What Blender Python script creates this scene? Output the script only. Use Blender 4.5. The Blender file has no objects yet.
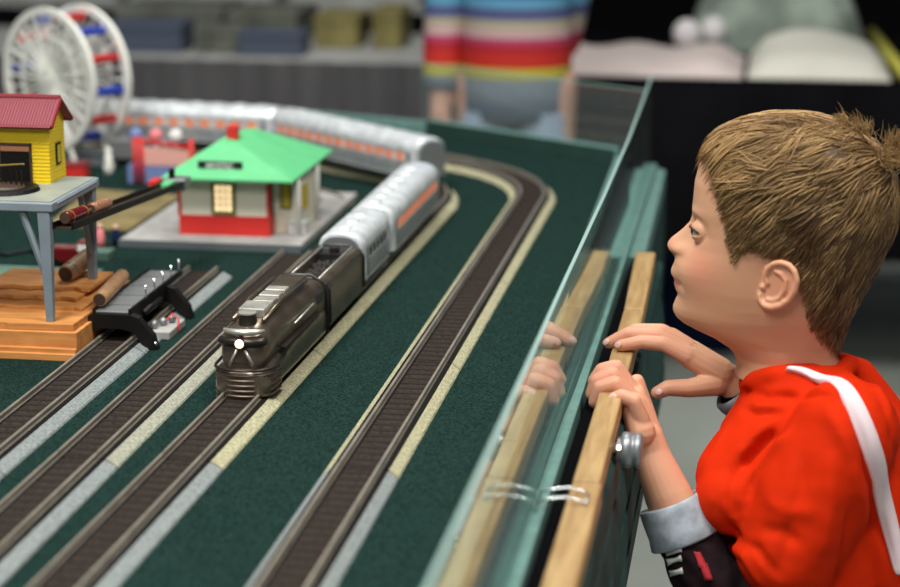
import bpy, math, random
import numpy as np
from mathutils import Vector, Matrix
from mathutils.bvhtree import BVHTree
random.seed(7); rng = np.random.default_rng(7)
S = bpy.context.scene
C = S.collection
PI = math.pi
# ---------------------------------------------------------------- camera model
FP, H, T = 2000., .58, .78            # focal length in pixels, camera height over the table top, table height
def _n(a): a = np.array(a, float); return a / np.linalg.norm(a)
F_ = _n([330, 493.5, -FP]); U_ = _n([0, FP, 493.5]); R_ = np.cross(F_, U_)
def ray(px, py):
    d = np.array([px - 450, 293.5 - py, -FP]); return np.array([d @ R_, d @ F_, d @ U_])
def P(px, py, Y):                      # point seen at a pixel, at distance Y down the layout; world coordinates
    d = ray(px, py); d = d * (Y / d[1]); return np.array([d[0], d[1], d[2] + H + T])
def G(px, py, z=0):                    # point seen at a pixel, at height z over the table top
    d = ray(px, py); d = d * ((z - H) / d[2]); return np.array([d[0], d[1], z + T])
# ---------------------------------------------------------------- materials
def mat(name, col, rough=.6, metal=0., noise=0., scale=30., bump=0., col2=None, spec=.5, emit=None, es=0., bscale=None, coat=0., stretch=None):
    m = bpy.data.materials.new(name); m.use_nodes = True
    nt = m.node_tree; b = nt.nodes['Principled BSDF']; L = nt.links
    b.inputs['Base Color'].default_value = (*col, 1); b.inputs['Roughness'].default_value = rough
    b.inputs['Metallic'].default_value = metal; b.inputs['Specular IOR Level'].default_value = spec
    b.inputs['Coat Weight'].default_value = coat
    if emit: b.inputs['Emission Color'].default_value = (*emit, 1); b.inputs['Emission Strength'].default_value = es
    if noise or col2 or bump:
        tc = nt.nodes.new('ShaderNodeTexCoord'); mp = nt.nodes.new('ShaderNodeMapping')
        L.new(tc.outputs['Object'], mp.inputs[0])
        if stretch: mp.inputs['Scale'].default_value = stretch
        n = nt.nodes.new('ShaderNodeTexNoise'); n.inputs['Scale'].default_value = scale; n.inputs['Detail'].default_value = 5
        L.new(mp.outputs[0], n.inputs['Vector'])
        c2 = col2 or tuple(max(0, c * (1 - noise)) for c in col); c1 = col if col2 else tuple(min(1, c * (1 + noise)) for c in col)
        r = nt.nodes.new('ShaderNodeValToRGB'); r.color_ramp.elements[0].position = .35; r.color_ramp.elements[1].position = .65
        r.color_ramp.elements[0].color = (*c2, 1); r.color_ramp.elements[1].color = (*c1, 1)
        L.new(n.outputs[0], r.inputs[0]); L.new(r.outputs[0], b.inputs['Base Color'])
        if bump:
            n2 = nt.nodes.new('ShaderNodeTexNoise'); n2.inputs['Scale'].default_value = bscale or scale; n2.inputs['Detail'].default_value = 4
            L.new(mp.outputs[0], n2.inputs['Vector'])
            bp = nt.nodes.new('ShaderNodeBump'); bp.inputs['Strength'].default_value = bump; bp.inputs['Distance'].default_value = .002
            L.new(n2.outputs[0], bp.inputs['Height']); L.new(bp.outputs[0], b.inputs['Normal'])
    return m
def attr_mat(name, rough, spec=.5, sss=0., bump=0., bscale=400):
    m = mat(name, (1, 1, 1), rough, spec=spec); nt = m.node_tree; b = nt.nodes['Principled BSDF']
    a = nt.nodes.new('ShaderNodeAttribute'); a.attribute_name = 'Col'; nt.links.new(a.outputs['Color'], b.inputs['Base Color'])
    if sss:
        b.inputs['Subsurface Weight'].default_value = sss; b.inputs['Subsurface Radius'].default_value = (1, .35, .2); b.inputs['Subsurface Scale'].default_value = .006
    if bump:
        tc = nt.nodes.new('ShaderNodeTexCoord'); n2 = nt.nodes.new('ShaderNodeTexNoise'); n2.inputs['Scale'].default_value = bscale
        nt.links.new(tc.outputs['Object'], n2.inputs['Vector'])
        bp = nt.nodes.new('ShaderNodeBump'); bp.inputs['Strength'].default_value = bump; bp.inputs['Distance'].default_value = .001
        nt.links.new(n2.outputs[0], bp.inputs['Height']); nt.links.new(bp.outputs[0], b.inputs['Normal'])
    return m
def stripes_mat(name, stops, z0, z1, rough=.8):      # cloth of horizontal stripes, by height
    m = mat(name, (1, 1, 1), rough); nt = m.node_tree; b = nt.nodes['Principled BSDF']
    tc = nt.nodes.new('ShaderNodeTexCoord'); sp = nt.nodes.new('ShaderNodeSeparateXYZ'); mr = nt.nodes.new('ShaderNodeMapRange')
    mr.inputs['From Min'].default_value = z0; mr.inputs['From Max'].default_value = z1
    r = nt.nodes.new('ShaderNodeValToRGB'); r.color_ramp.interpolation = 'CONSTANT'; e = r.color_ramp.elements
    e[0].position = stops[0][0]; e[0].color = (*stops[0][1], 1); e[1].position = stops[1][0]; e[1].color = (*stops[1][1], 1)
    for p, c in stops[2:]:
        x = e.new(p); x.color = (*c, 1)
    nt.links.new(tc.outputs['Object'], sp.inputs[0]); nt.links.new(sp.outputs['Z'], mr.inputs['Value'])
    nt.links.new(mr.outputs[0], r.inputs[0]); nt.links.new(r.outputs[0], b.inputs['Base Color'])
    return m
def acrylic_mat(name='acrylic', haze=.05, tint=(.93, .97, .96)):
    m = bpy.data.materials.new(name); m.use_nodes = True; nt = m.node_tree; nt.nodes.clear(); N = nt.nodes.new; L = nt.links.new
    out = N('ShaderNodeOutputMaterial'); tr = N('ShaderNodeBsdfTransparent'); tr.inputs[0].default_value = (*tint, 1)
    gl = N('ShaderNodeBsdfGlossy'); gl.inputs['Roughness'].default_value = .015; gl.inputs[0].default_value = (.95, 1, .98, 1)
    df = N('ShaderNodeBsdfDiffuse'); df.inputs[0].default_value = (.55, .6, .6, 1)
    geo = N('ShaderNodeNewGeometry'); ior = N('ShaderNodeMapRange'); ior.inputs['To Min'].default_value = 1.49; ior.inputs['To Max'].default_value = 1 / 1.49
    fr = N('ShaderNodeFresnel'); L(geo.outputs['Backfacing'], ior.inputs['Value']); L(ior.outputs[0], fr.inputs['IOR'])
    a = N('ShaderNodeMixShader'); a.inputs[0].default_value = haze; L(tr.outputs[0], a.inputs[1]); L(df.outputs[0], a.inputs[2])
    b = N('ShaderNodeMixShader'); L(fr.outputs[0], b.inputs[0]); L(a.outputs[0], b.inputs[1]); L(gl.outputs[0], b.inputs[2]); L(b.outputs[0], out.inputs[0])
    return m
M = dict(
 felt=mat('felt', (.0095, .0265, .0225), .95, noise=.6, scale=420, bump=.8, bscale=400, spec=.04),
 rim=mat('teal_rim', (.14, .27, .25), .6, noise=.12, scale=60),
 rimshade=mat('shaded_rim', (.012, .045, .036), .7, noise=.1),
 fascia=mat('fascia', (.022, .060, .057), .65, noise=.3, scale=20, spec=.15),
 legm=mat('table_leg', (.03, .03, .03), .5),
 black=mat('black_gap', (.003, .003, .004), .9, spec=.03),
 wood=mat('pine', (.50, .33, .145), .5, col2=(.35, .21, .08), scale=12, stretch=(14, 1.2, 14), bump=.15, bscale=80),
 acr=acrylic_mat(), edge=mat('acrylic_edge', (.30, .46, .43), .35, spec=.6, coat=.3),
 wire=mat('wire', (.75, .77, .78), .25, metal=.9), chrome=mat('chrome', (.8, .8, .82), .18, metal=1),
 knob=mat('grey_knob', (.25, .27, .29), .35, metal=.5), knobr=mat('knob_rubber', (.06, .065, .07), .5),
 bed=mat('roadbed_brown', (.030, .0235, .0195), .85, noise=.5, scale=300, bump=.4, spec=.08),
 bede=mat('roadbed_black', (.009, .008, .008), .85, spec=.08),
 tie=mat('tie', (.025, .0195, .0165), .85, spec=.08),
 tan=mat('tan_foam', (.37, .36, .235), .95, noise=.3, scale=330, bump=.6, spec=.1), pale=mat('pale_foam', (.29, .30, .24), .95, noise=.3, scale=330, bump=.5),
 grey=mat('grey_foam', (.205, .235, .235), .95, noise=.3, scale=330, bump=.5),
 rail=mat('rail', (.40, .37, .31), .33, metal=.55, noise=.15, scale=40), 
 bronze=mat('bronze_shell', (.19, .155, .12), .27, metal=.75, noise=.25, scale=40), bronze2=mat('light_roof_panel', (.55, .55, .50), .3, metal=.6, noise=.2, scale=60),
 bronzed=mat('dark_bronze', (.035, .028, .024), .3, metal=.5), ribbed=mat('pilot_bronze', (.16, .12, .095), .35, metal=.7, noise=.2, scale=30),
 blackm=mat('black_metal', (.012, .012, .013), .35, spec=.6), coal=mat('coal', (.02, .017, .015), .7, bump=.8, scale=300),
 silver=mat('silver_shell', (.76, .82, .86), .36, metal=.4, noise=.18, scale=60), silverd=mat('silver_dark', (.28, .30, .31), .4, metal=.6),
 glow=mat('lit_window', (.5, .18, .08), .4, emit=(1., .20, .05), es=.42), light=mat('headlight', (1, .9, .8), .3, emit=(1, .52, .32), es=3.2),
 wglow=mat('lit_window_warm', (.9, .75, .45), .4, emit=(1., .72, .38), es=.95), 
 sglass=mat('dark_window', (.03, .03, .035), .15),
 green=mat('green_roof', (.10, .48, .20), .55, noise=.05), red=mat('red_paint', (.60, .025, .02), .5), cream=mat('cream_wall', (.80, .78, .64), .6),
 olive=mat('olive_frame', (.15, .16, .04), .6), sign=mat('black_sign', (.008, .008, .01), .5), white=mat('white_paint', (.75, .75, .73), .5),
 yel=mat('yellow_glass', (.6, .5, .05), .5), slab=mat('grey_slab', (.34, .34, .33), .8, noise=.12, scale=60), slabd=mat('dark_slab', (.09, .11, .12), .8),
 yellow=mat('yellow_siding', (.85, .62, .02), .5, noise=.04), maroon=mat('maroon_roof', (.24, .05, .07), .5), maroond=mat('maroon_trim', (.20, .01, .02), .45),
 deck=mat('deck_grey', (.22, .27, .31), .5, noise=.06), decktop=mat('deck_top', (.25, .28, .24), .5, noise=.1), dk=mat('dark_plastic', (.006, .006, .006), .45, spec=.25), brown=mat('brown_frame', (.05, .03, .02), .5),
 lumber=mat('orange_wood', (.68, .30, .085), .6, col2=(.50, .20, .05), scale=14, stretch=(1.5, 8, 8)),
 barrel=mat('barrel_wood', (.36, .20, .10), .5, noise=.25, scale=50, stretch=(10, 1, 10)), copper=mat('copper_barrel', (.50, .22, .12), .35, metal=.4), 
 redb=mat('maroon_barrel', (.13, .006, .009), .25, coat=.5), gold=mat('gold', (.62, .38, .06), .3, metal=.7), gband=mat('steel_band', (.8, .8, .78), .2, metal=.9),
 dgreen=mat('green_board', (.07, .14, .11), .8, noise=.2), tanp=mat('tan_ground', (.19, .15, .06), .9, noise=.25, scale=20),
 pink=mat('pink', (.75, .22, .24), .6), blue=mat('blue', (.015, .06, .50), .5), navy=mat('navy', (.010, .018, .060), .9, noise=.2, spec=.05), lblue=mat('lavender_blue', (.16, .22, .45), .6),
 fwhite=mat('ferris_white', (.80, .82, .76), .5), floor=mat('hall_floor', (.40, .44, .40), .5, noise=.06, scale=3), wall=mat('hall_wall', (.05, .05, .045), .9, noise=.1, scale=2),
 drape=mat('black_drape', (.0045, .0045, .0055), .95, noise=.2, scale=6, spec=.02), gskirt=mat('grey_skirt', (.065, .065, .068), .95, noise=.15, scale=9, stretch=(3, 3, .3), spec=.05),
 snow=mat('white_cover', (.62, .62, .55), .9, noise=.07, scale=4), pinks=mat('pinkish_cover', (.62, .54, .52), .9, noise=.07, scale=4), moss=mat('mossy_grey', (.20, .25, .21), .9, noise=.35, scale=9), yellowr=mat('yellow_rail', (.42, .40, .06), .7),
 carton=mat('grey_green_box', (.10, .11, .09), .9, noise=.35, scale=12), cartonb=mat('blue_box', (.06, .08, .12), .8), cartony=mat('yellow_box', (.19, .165, .055), .8, noise=.3, scale=10), cartonw=mat('pale_box', (.36, .37, .36), .9, noise=.15, scale=10), cartonr=mat('red_box', (.35, .04, .04), .8),
 denim=mat('denim', (.05, .08, .17), .85, noise=.2, scale=60), shorts=mat('greyblue_cloth', (.20, .25, .34), .9), shoe=mat('shoe', (.08, .08, .09), .6),
 shirt=mat('red_jersey', (.60, .024, .002), .8, noise=.05, scale=25, spec=.08), band=mat('white_pink_band', (.74, .62, .66), .75, noise=.05, scale=30),
 sleeve=mat('black_sleeve', (.012, .006, .008), .9, noise=.3, scale=60, spec=.1), cuff=mat('grey_cuff', (.30, .35, .40), .85, noise=.22, scale=70, bump=.4), bone=mat('bone_print', (.50, .53, .50), .8), redp=mat('red_print', (.35, .01, .02), .8),
 eye=mat('eye_white', (.40, .36, .34), .3, spec=.25), iris=mat('iris', (.012, .018, .022), .2, spec=.35), lash=mat('lash', (.06, .035, .02), .7),
 skin=attr_mat('skin', .5, .4, sss=.25, bump=.08), skinlid=mat('eyelid_skin', (.60, .33, .23), .5), hair=attr_mat('hair', .5, .35), nail=mat('nail', (.82, .52, .46), .25),
 lampm=mat('lamp_panel', (1, 1, 1), .5, emit=(1, .97, .9), es=3),
)
# ---------------------------------------------------------------- mesh helpers
class MB:
    def __init__(s): s.v = []; s.f = []
    def add(s, v, f):
        o = len(s.v); s.v += [tuple(map(float, p)) for p in v]; s.f += [tuple(i + o for i in q) for q in f]; return s
    def box(s, x0, x1, y0, y1, z0, z1, top=None):
        v = [(x0, y0, z0), (x1, y0, z0), (x1, y1, z0), (x0, y1, z0), (x0, y0, z1), (x1, y0, z1), (x1, y1, z1), (x0, y1, z1)]
        return s.add(v, [(3, 2, 1, 0), (4, 5, 6, 7), (0, 1, 5, 4), (1, 2, 6, 5), (2, 3, 7, 6), (3, 0, 4, 7)])
    def prism(s, poly, z0, z1):                       # polygon in xy, counter-clockwise
        n = len(poly); v = [(p[0], p[1], z0) for p in poly] + [(p[0], p[1], z1) for p in poly]
        return s.add(v, [tuple(range(n - 1, -1, -1)), tuple(range(n, 2 * n))] + [(i, (i + 1) % n, n + (i + 1) % n, n + i) for i in range(n)])
    def loft(s, rings, caps=True, closed=False):
        n = len(rings[0]); m = len(rings); v = [p for r in rings for p in r]; f = []
        for j in range(m if closed else m - 1):
            a, b = j * n, ((j + 1) % m) * n
            f += [(a + i, a + (i + 1) % n, b + (i + 1) % n, b + i) for i in range(n)]
        if caps and not closed: f += [tuple(range(n - 1, -1, -1)), tuple(range((m - 1) * n, m * n))]
        return s.add(v, f)
    def tube(s, pts, r, n=10, closed=False):
        pts = [np.array(p, float) for p in pts]; m = len(pts); rs = r if hasattr(r, '__len__') else [r] * m; rings = []; up = None
        for i, p in enumerate(pts):
            a = pts[(i - 1) % m] if (closed or i > 0) else p; b = pts[(i + 1) % m] if (closed or i < m - 1) else p
            d = _n(b - a)
            if up is None: up = np.array([0, 0, 1.]) if abs(d[2]) < .9 else np.array([1., 0, 0])
            u = _n(np.cross(d, up)); w = np.cross(u, d); up = w
            rings.append([p + rs[i] * (math.cos(t) * u + math.sin(t) * w) for t in np.linspace(0, 2 * PI, n, endpoint=False)])
        return s.loft(rings, closed=closed)
    def ball(s, c, r, n=12, sc=(1, 1, 1)):
        c = np.array(c, float); rings = []
        for j in range(1, n):
            a = PI * j / n
            rings.append([c + np.array([r * sc[0] * math.sin(a) * math.cos(t), r * sc[1] * math.sin(a) * math.sin(t), -r * sc[2] * math.cos(a)]) for t in np.linspace(0, 2 * PI, 2 * n, endpoint=False)])
        o = len(s.v); s.loft(rings, caps=True); return s
    def cone(s, a, ra, b, rb, n=14):                  # tapered capsule
        a = np.array(a, float); b = np.array(b, float)
        s.ball(a, ra, max(6, n // 2)); s.ball(b, rb, max(6, n // 2))
        if np.linalg.norm(b - a) > 1e-5: s.tube([a, b], [ra, rb], n)
        return s
    def chain(s, pts, n=14):
        for p, q in zip(pts, pts[1:]): s.cone(p[:3], p[3], q[:3], q[3], n)
        return s
    def xf(s, mtx): s.v = [tuple(mtx @ Vector(p)) for p in s.v]; return s
    def mesh(s, name, smooth=False):
        me = bpy.data.meshes.new(name); me.from_pydata(s.v, [], s.f); me.validate(); me.update()
        if smooth: me.polygons.foreach_set('use_smooth', [True] * len(me.polygons))
        return me
    def build(s, name, m, parent=None, smooth=False, bevel=0, angle=None):
        o = bpy.data.objects.new(name, s.mesh(name, smooth)); C.objects.link(o); o.data.materials.append(m)
        if bevel:
            b = o.modifiers.new('b', 'BEVEL'); b.width = bevel; b.segments = 2; b.limit_method = 'ANGLE'; b.harden_normals = False
        if angle is not None:
            o.data.polygons.foreach_set('use_smooth', [True] * len(o.data.polygons))
            try: o.data.set_sharp_from_angle(angle=math.radians(angle))
            except Exception: pass
        if parent is not None: o.parent = parent
        return o
def box(name, m, parent, x0, x1, y0, y1, z0, z1, bevel=0): return MB().box(x0, x1, y0, y1, z0, z1).build(name, m, parent, bevel=bevel)
def empty(name, loc=(0, 0, 0), rz=0):
    o = bpy.data.objects.new(name, None); C.objects.link(o); o.location = loc; o.rotation_euler = (0, 0, rz); o.empty_display_size = .05; return o
def tag(o, label=None, cat=None, group=None, kind=None):
    if label: o['label'] = label
    if cat: o['category'] = cat
    if group: o['group'] = group
    if kind: o['kind'] = kind
    return o
def copy_tree(o, parent=None):
    c = o.copy(); C.objects.link(c)
    if parent is not None: c.parent = parent
    for ch in [x for x in KIDS(o)]: copy_tree(ch, c)
    return c
def KIDS(o): return [x for x in list(C.objects) if x.parent is o or x.parent == o]
def remesh(mb, voxel, smooth_it=3, factor=.5):
    o = mb.build('tmp', M['wood']); r = o.modifiers.new('r', 'REMESH'); r.mode = 'VOXEL'; r.voxel_size = voxel; r.use_smooth_shade = True
    sm = o.modifiers.new('s', 'SMOOTH'); sm.factor = factor; sm.iterations = smooth_it
    dg = bpy.context.evaluated_depsgraph_get(); me = bpy.data.meshes.new_from_object(o.evaluated_get(dg))
    old = o.data; bpy.data.objects.remove(o); bpy.data.meshes.remove(old); me.materials.clear(); return me
def coords(me): a = np.empty(len(me.vertices) * 3); me.vertices.foreach_get('co', a); return a.reshape(-1, 3)
def normals(me): a = np.empty(len(me.vertices) * 3); me.vertices.foreach_get('normal', a); return a.reshape(-1, 3)
def setco(me, a): me.vertices.foreach_set('co', a.ravel()); me.update()
def bvh_of(me): return BVHTree.FromPolygons([tuple(v.co) for v in me.vertices], [tuple(p.vertices) for p in me.polygons])
def setcol(me, cols):
    at = me.color_attributes.new('Col', 'FLOAT_COLOR', 'POINT'); d = np.ones((len(me.vertices), 4)); d[:, :3] = cols; at.data.foreach_set('color', d.ravel())
def link_mesh(me, name, m, parent): 
    o = bpy.data.objects.new(name, me); C.objects.link(o); me.materials.append(m); me.polygons.foreach_set('use_smooth', [True] * len(me.polygons)); o.parent = parent; return o
CAM = np.array([0, 0, H + T])
def hit(bvh, px, py):
    d = Vector(ray(px, py)).normalized(); r = bvh.ray_cast(Vector(CAM), d); return (np.array(r[0]), np.array(r[1])) if r[0] is not None else (None, None)

# ================================================================ THE HALL
o = MB().box(-6, 5, -2, 10, -.05, 0).build('floor', M['floor']); tag(o, kind='structure')
o = MB().box(-6, 5, 10, 10.1, 0, 4).build('wall_back', M['wall']); tag(o, kind='structure')
# black curtain behind the stalls
pts = []; n = 160
for i in range(n + 1):
    x = -4.5 + 7.5 * i / n; pts.append((x, 6.6 + .05 * math.sin(i * .9) + .02 * math.sin(i * 2.3)))
mb = MB(); mb.add([(x, y, 0.0) for x, y in pts] + [(x, y, 2.6) for x, y in pts] + [(x, y + .01, 0.0) for x, y in pts] + [(x, y + .01, 2.6) for x, y in pts],
       [(i, i + 1, n + 2 + i, n + 1 + i) for i in range(n)] + [(2 * (n + 1) + i, 3 * (n + 1) + i, 3 * (n + 1) + i + 1, 2 * (n + 1) + i + 1) for i in range(n)])
o = mb.build('curtain', M['drape'], smooth=True); tag(o, 'tall black curtain hanging behind the display tables', 'curtain')

# ---------------------------------------------------------------- display tables behind
def bg_table(name, label, x0, x1, y0, y1, top, skirt_h, mt, ms, legs=True):
    t = empty(name, ((x0 + x1) / 2, y0, 0)); X = (x0 + x1) / 2
    tag(t, label, 'table')
    box('table_top', mt, t, x0 - X, x1 - X, 0, y1 - y0, top - .03, top, .004)
    # pleated skirt along the front
    n = 90; mb = MB(); fr = [(x0 - X + (x1 - x0) * i / n, -.012 + .006 * math.sin(i * 1.7)) for i in range(n + 1)]
    v = [(x, y, top - .002) for x, y in fr] + [(x, y, top - skirt_h) for x, y in fr] + [(x, y + .006, top - .002) for x, y in fr] + [(x, y + .006, top - skirt_h) for x, y in fr]
    k = n + 1; mb.add(v, [(k + i, k + i + 1, i + 1, i) for i in range(n)] + [(2 * k + i, 2 * k + i + 1, 3 * k + i + 1, 3 * k + i) for i in range(n)] + [(i, i + 1, 2 * k + i + 1, 2 * k + i) for i in range(n)])
    mb.build('table_skirt', ms, t, smooth=True)
    for sx in (x0 - X + .06, x1 - X - .06):
        for sy in (.06, y1 - y0 - .06):
            MB().tube([(sx, sy, 0), (sx, sy, top - .03)], .016).build('leg', M['legm'], t)
    return t
bg_table('display_table', 'black-skirted display table behind the boy, carrying a white covered landscape', -.62, .75, 4.5, 5.45, .75, .40, M['black'], M['drape'])
bg_table('display_table', 'grey-skirted stall table behind the ferris wheel and silver coaches', -2.7, -.72, 4.7, 5.3, .75, .68, M['cartonw'], M['gskirt'])
bg_table('display_table', 'far stall table at the top edge, holding pale cartons', -2.9, -.95, 5.85, 6.4, .75, .5, M['cartonw'], M['drape'])

# snowy landscape on the right table: lumpy covers
def lump(name, mt, x0, x1, y0, y1, z0, hf, nx=40, ny=16):
    v = []; f = []
    for j in range(ny + 1):
        for i in range(nx + 1):
            a = i / nx; b = j / ny; e = min(1, 8 * a, 8 * (1 - a)) * min(1, 5 * b, 5 * (1 - b)); e = math.sin(e * PI / 2)
            v.append((x0 + (x1 - x0) * a, y0 + (y1 - y0) * b, z0 + .003 + e * hf(a, b)))
    k = nx + 1
    for j in range(ny):
        for i in range(nx): f.append((j * k + i, j * k + i + 1, (j + 1) * k + i + 1, (j + 1) * k + i))
    b = list(range(k)) + [j * k + nx for j in range(1, ny + 1)] + [ny * k + i for i in range(nx - 1, -1, -1)] + [j * k for j in range(ny - 1, 0, -1)]
    o = len(v); v += [(v[i][0], v[i][1], z0) for i in b]; n = len(b)
    f += [(b[(i + 1) % n], b[i], o + i, o + (i + 1) % n) for i in range(n)] + [tuple(range(o + n - 1, o - 1, -1))]
    return MB().add(v, f).build(name, mt, smooth=True)
o = lump('snow_cover', M['pinks'], -.55, -.06, 4.53, 4.95, .75, lambda a, b: .022 + .006 * math.sin(a * 17) + .012 * b)
tag(o, 'low pinkish-white cloth cover on the left half of the black table', 'cover')
o = lump('snow_cover', M['snow'], -.05, .27, 4.54, 5.0, .75, lambda a, b: .025 + .055 * math.sin(PI * a ** .8) * (.2 + .8 * b))
tag(o, 'higher white snow mound on the right half of the black table', 'cover')
o = lump('model_mountain', M['moss'], -.22, .24, 5.02, 5.40, .75, lambda a, b: .07 + .10 * math.sin(PI * a) + .03 * math.sin(a * 17 + b * 9))
tag(o, 'mossy grey-green model mountain behind the white mounds', 'mountain')
for i, (x, y, z, s) in enumerate([(-.205, 4.97, .80, .034), (-.14, 4.98, .81, .030)]):
    o = MB().ball((x, y, z), s, 10, (1, .8, 1.1)).build('white_figurine', mat('figwhite%d' % i, (.62, .6, .62), .8), smooth=True)
    tag(o, ['blurred white figurine, the left of two before the mossy mountain', 'blurred white figurine, the right of two before the mossy mountain'][i], 'figurine', 'figurines before the mountain')
o = MB().tube([(.30, 4.52, .765), (.262, 5.40, .765)], .013).build('yellow_rail', M['yellowr'], smooth=True)
tag(o, 'olive-yellow rail along the right end of the black table', 'rail')
# goods on the left tables
goods = [(-2.55, -2.25, 4.78, 5.0, .75, .10, 'carton', 'grey-green carton, farthest left on the grey-skirted table'),
 (-1.62, -1.44, 4.78, 4.9, .75, .075, 'cartonb', 'low blue box beside the ferris wheel on the grey-skirted table'),
 (-1.41, -1.30, 4.80, 4.95, .75, .06, 'carton', 'small grey-green box between the blue boxes on the grey-skirted table'),
 (-1.29, -1.13, 4.76, 4.86, .75, .06, 'cartonb', 'flat blue box in the middle of the grey-skirted table'),
 (-1.68, -1.40, 5.0, 5.25, .75, .09, 'carton', 'large grey-green carton at the back of the grey-skirted table'),
 (-1.38, -1.20, 5.0, 5.25, .75, .085, 'carton', 'narrower grey-green carton beside the large one on the grey-skirted table'),
 (-1.14, -1.03, 4.95, 5.1, .75, .085, 'cartony', 'mustard yellow box, left of the two on the grey-skirted table'),
 (-.99, -.92, 4.95, 5.1, .75, .10, 'cartony', 'taller ochre yellow box, right of the two on the grey-skirted table'),
 (-2.5, -2.0, 5.95, 6.3, .75, .10, 'cartonw', 'pale long carton at the left of the far table'),
 (-1.95, -1.5, 5.95, 6.3, .75, .08, 'cartonw', 'pale grey carton at the middle of the far table'),
 (-1.45, -1.05, 5.95, 6.3, .75, .09, 'cartonw', 'pale carton at the right end of the far table')]
for x0, x1, y0, y1, z, h, mk, lb in goods:
    t = empty('carton', ((x0 + x1) / 2, (y0 + y1) / 2, z)); w = (x1 - x0) / 2; d = (y1 - y0) / 2
    box('carton_body', M[mk], t, -w, w, -d, d, 0, h * .8, .004); box('carton_lid', M[mk], t, -w - .003, w + .003, -d - .003, d + .003, h * .72, h, .004)
    tag(t, lb, 'box', 'goods on the stall tables')
t = empty('storage_bin', (-.15, 5.0, 0)); tag(t, 'tall navy bin standing under the black table behind the boy', 'bin')
mb = MB(); rr = lambda w, z: [(w * math.copysign(abs(math.cos(a)) ** .4, math.cos(a)), w * .8 * math.copysign(abs(math.sin(a)) ** .4, math.sin(a)), z) for a in np.linspace(0, 2 * PI, 32, endpoint=False)]
mb.loft([rr(.085, 0), rr(.10, .03), rr(.105, .42)]).build('bin_body', M['navy'], t, smooth=False)
MB().loft([rr(.112, .39), rr(.112, .425), rr(.10, .435)]).build('bin_lid', M['navy'], t)

# ---------------------------------------------------------------- person in the striped top
t = empty('person', (-.525, 4.15, 0)); tag(t, 'person in a rainbow-striped top standing beyond the far corner of the layout', 'person')
mb = MB()
mb.chain([(0, 0, .80, .09), (0, 0, 1.05, .09), (0, 0, 1.22, .08)]); mb.chain([(0, 0, 1.22, .042), (0, 0, 1.36, .040)]); mb.ball((0, 0, 1.44), .082, 12, (.85, 1, 1.15))
ARM = {-1: [(-.10, 0, 1.22), (-.145, 0, 1.0), (-.155, -.02, .80), (-.155, -.04, .72)], 1: [(.10, 0, 1.22), (.115, .04, 1.02), (.085, .10, .86), (.04, .12, .80)]}
for s in (-1, 1):
    a = ARM[s]; mb.chain([(*p, r) for p, r in zip(a, (.043, .034, .026, .023))])
    for k in range(4): mb.chain([(a[3][0] - .015 + k * .011, a[3][1] - .01, a[3][2] - .01, .007), (a[3][0] - .016 + k * .011, a[3][1] - .015, a[3][2] - .055, .006)], 8)
    mb.chain([(s * .06, 0, .78, .07), (s * .065, 0, .42, .05), (s * .07, .01, .09, .035), (s * .07, -.08, .03, .03)])
me = remesh(mb, .006, 4); setcol(me, np.tile([.62, .36, .28], (len(me.vertices), 1))); link_mesh(me, 'body', M['skin'], t)
st = [(0, (.16, .21, .30)), (.035 / .26, (.20, .24, .30)), (.083 / .26, (.46, .42, .05)), (.105 / .26, (.52, .02, .01)), (.135 / .26, (.42, .01, .02)), (.152 / .26, (.42, .04, .12)), (.166 / .26, (.52, .36, .36)), (.185 / .26, (.40, .36, .26)), (.203 / .26, (.07, .09, .22)), (.228 / .26, (.10, .32, .50)), (.245 / .26, (.05, .14, .35))]
ms = stripes_mat('striped_top', st, .72, .98)
mb = MB(); el = lambda a, b, z, cx=0, cy=0: [(cx + a * math.cos(q), cy + b * math.sin(q), z) for q in np.linspace(0, 2 * PI, 40, endpoint=False)]
mb.loft([el(.115, .10, .715), el(.118, .105, .78), el(.115, .10, .95), el(.12, .10, 1.1), el(.125, .09, 1.2), el(.08, .07, 1.29), el(.055, .055, 1.31)]).build('striped_top', ms, t, smooth=True)
for s in (-1, 1):
    a = [np.array(p) for p in ARM[s]]; MB().tube([a[0] + [0, 0, .01], (a[0] + a[1]) / 2, a[1], (a[1] + a[2]) / 2, a[2], a[2] * .6 + a[3] * .4], [.055, .050, .046, .043, .040, .036], 20).build('striped_sleeve', ms, t, smooth=True)
    MB().loft([el(.055, .06, .08, s * .07, .01), el(.058, .065, .42, s * .065), el(.062, .085, .73, s * .055)]).build('trouser_leg', M['shorts'], t, smooth=True)
    MB().ball((s * .07, -.03, .04), .05, 10, (.8, 1.9, .8)).build('shoe', M['shoe'], t, smooth=True)
MB().ball((0, .012, 1.47), .09, 14, (.95, 1.05, 1.1)).build('hair', mat('bghair', (.06, .035, .02), .6), t, smooth=True)

# ================================================================ THE LAYOUT TABLE
tb = empty('layout_table', (0, 0, 0)); tag(tb, 'green felt-covered model railway table with teal rim and dark sides', 'table')
poly = [(-2.6, .45), (-.225, .45), (-.245, 3.24), (-.60, 3.49), (-.95, 3.62), (-2.6, 3.62)]
MB().prism(poly, T - .02, T).build('felt_top', M['felt'], tb)
def strip(pts, off0, off1, z0, z1):          # band alongside an open polyline, offsets to its right (+)
    n = len(pts); nor = []
    for i in range(n):
        a = np.array(pts[max(i - 1, 0)][:2]); b = np.array(pts[min(i + 1, n - 1)][:2]); d = _n(b - a); nor.append(np.array([d[1], -d[0]]))
    rings = []
    for i in range(n):
        p = np.array(pts[i][:2]); a = p + nor[i] * off0; b = p + nor[i] * off1
        rings.append([(a[0], a[1], z0), (b[0], b[1], z0), (b[0], b[1], z1), (a[0], a[1], z1)])
    return MB().loft(rings)
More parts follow.
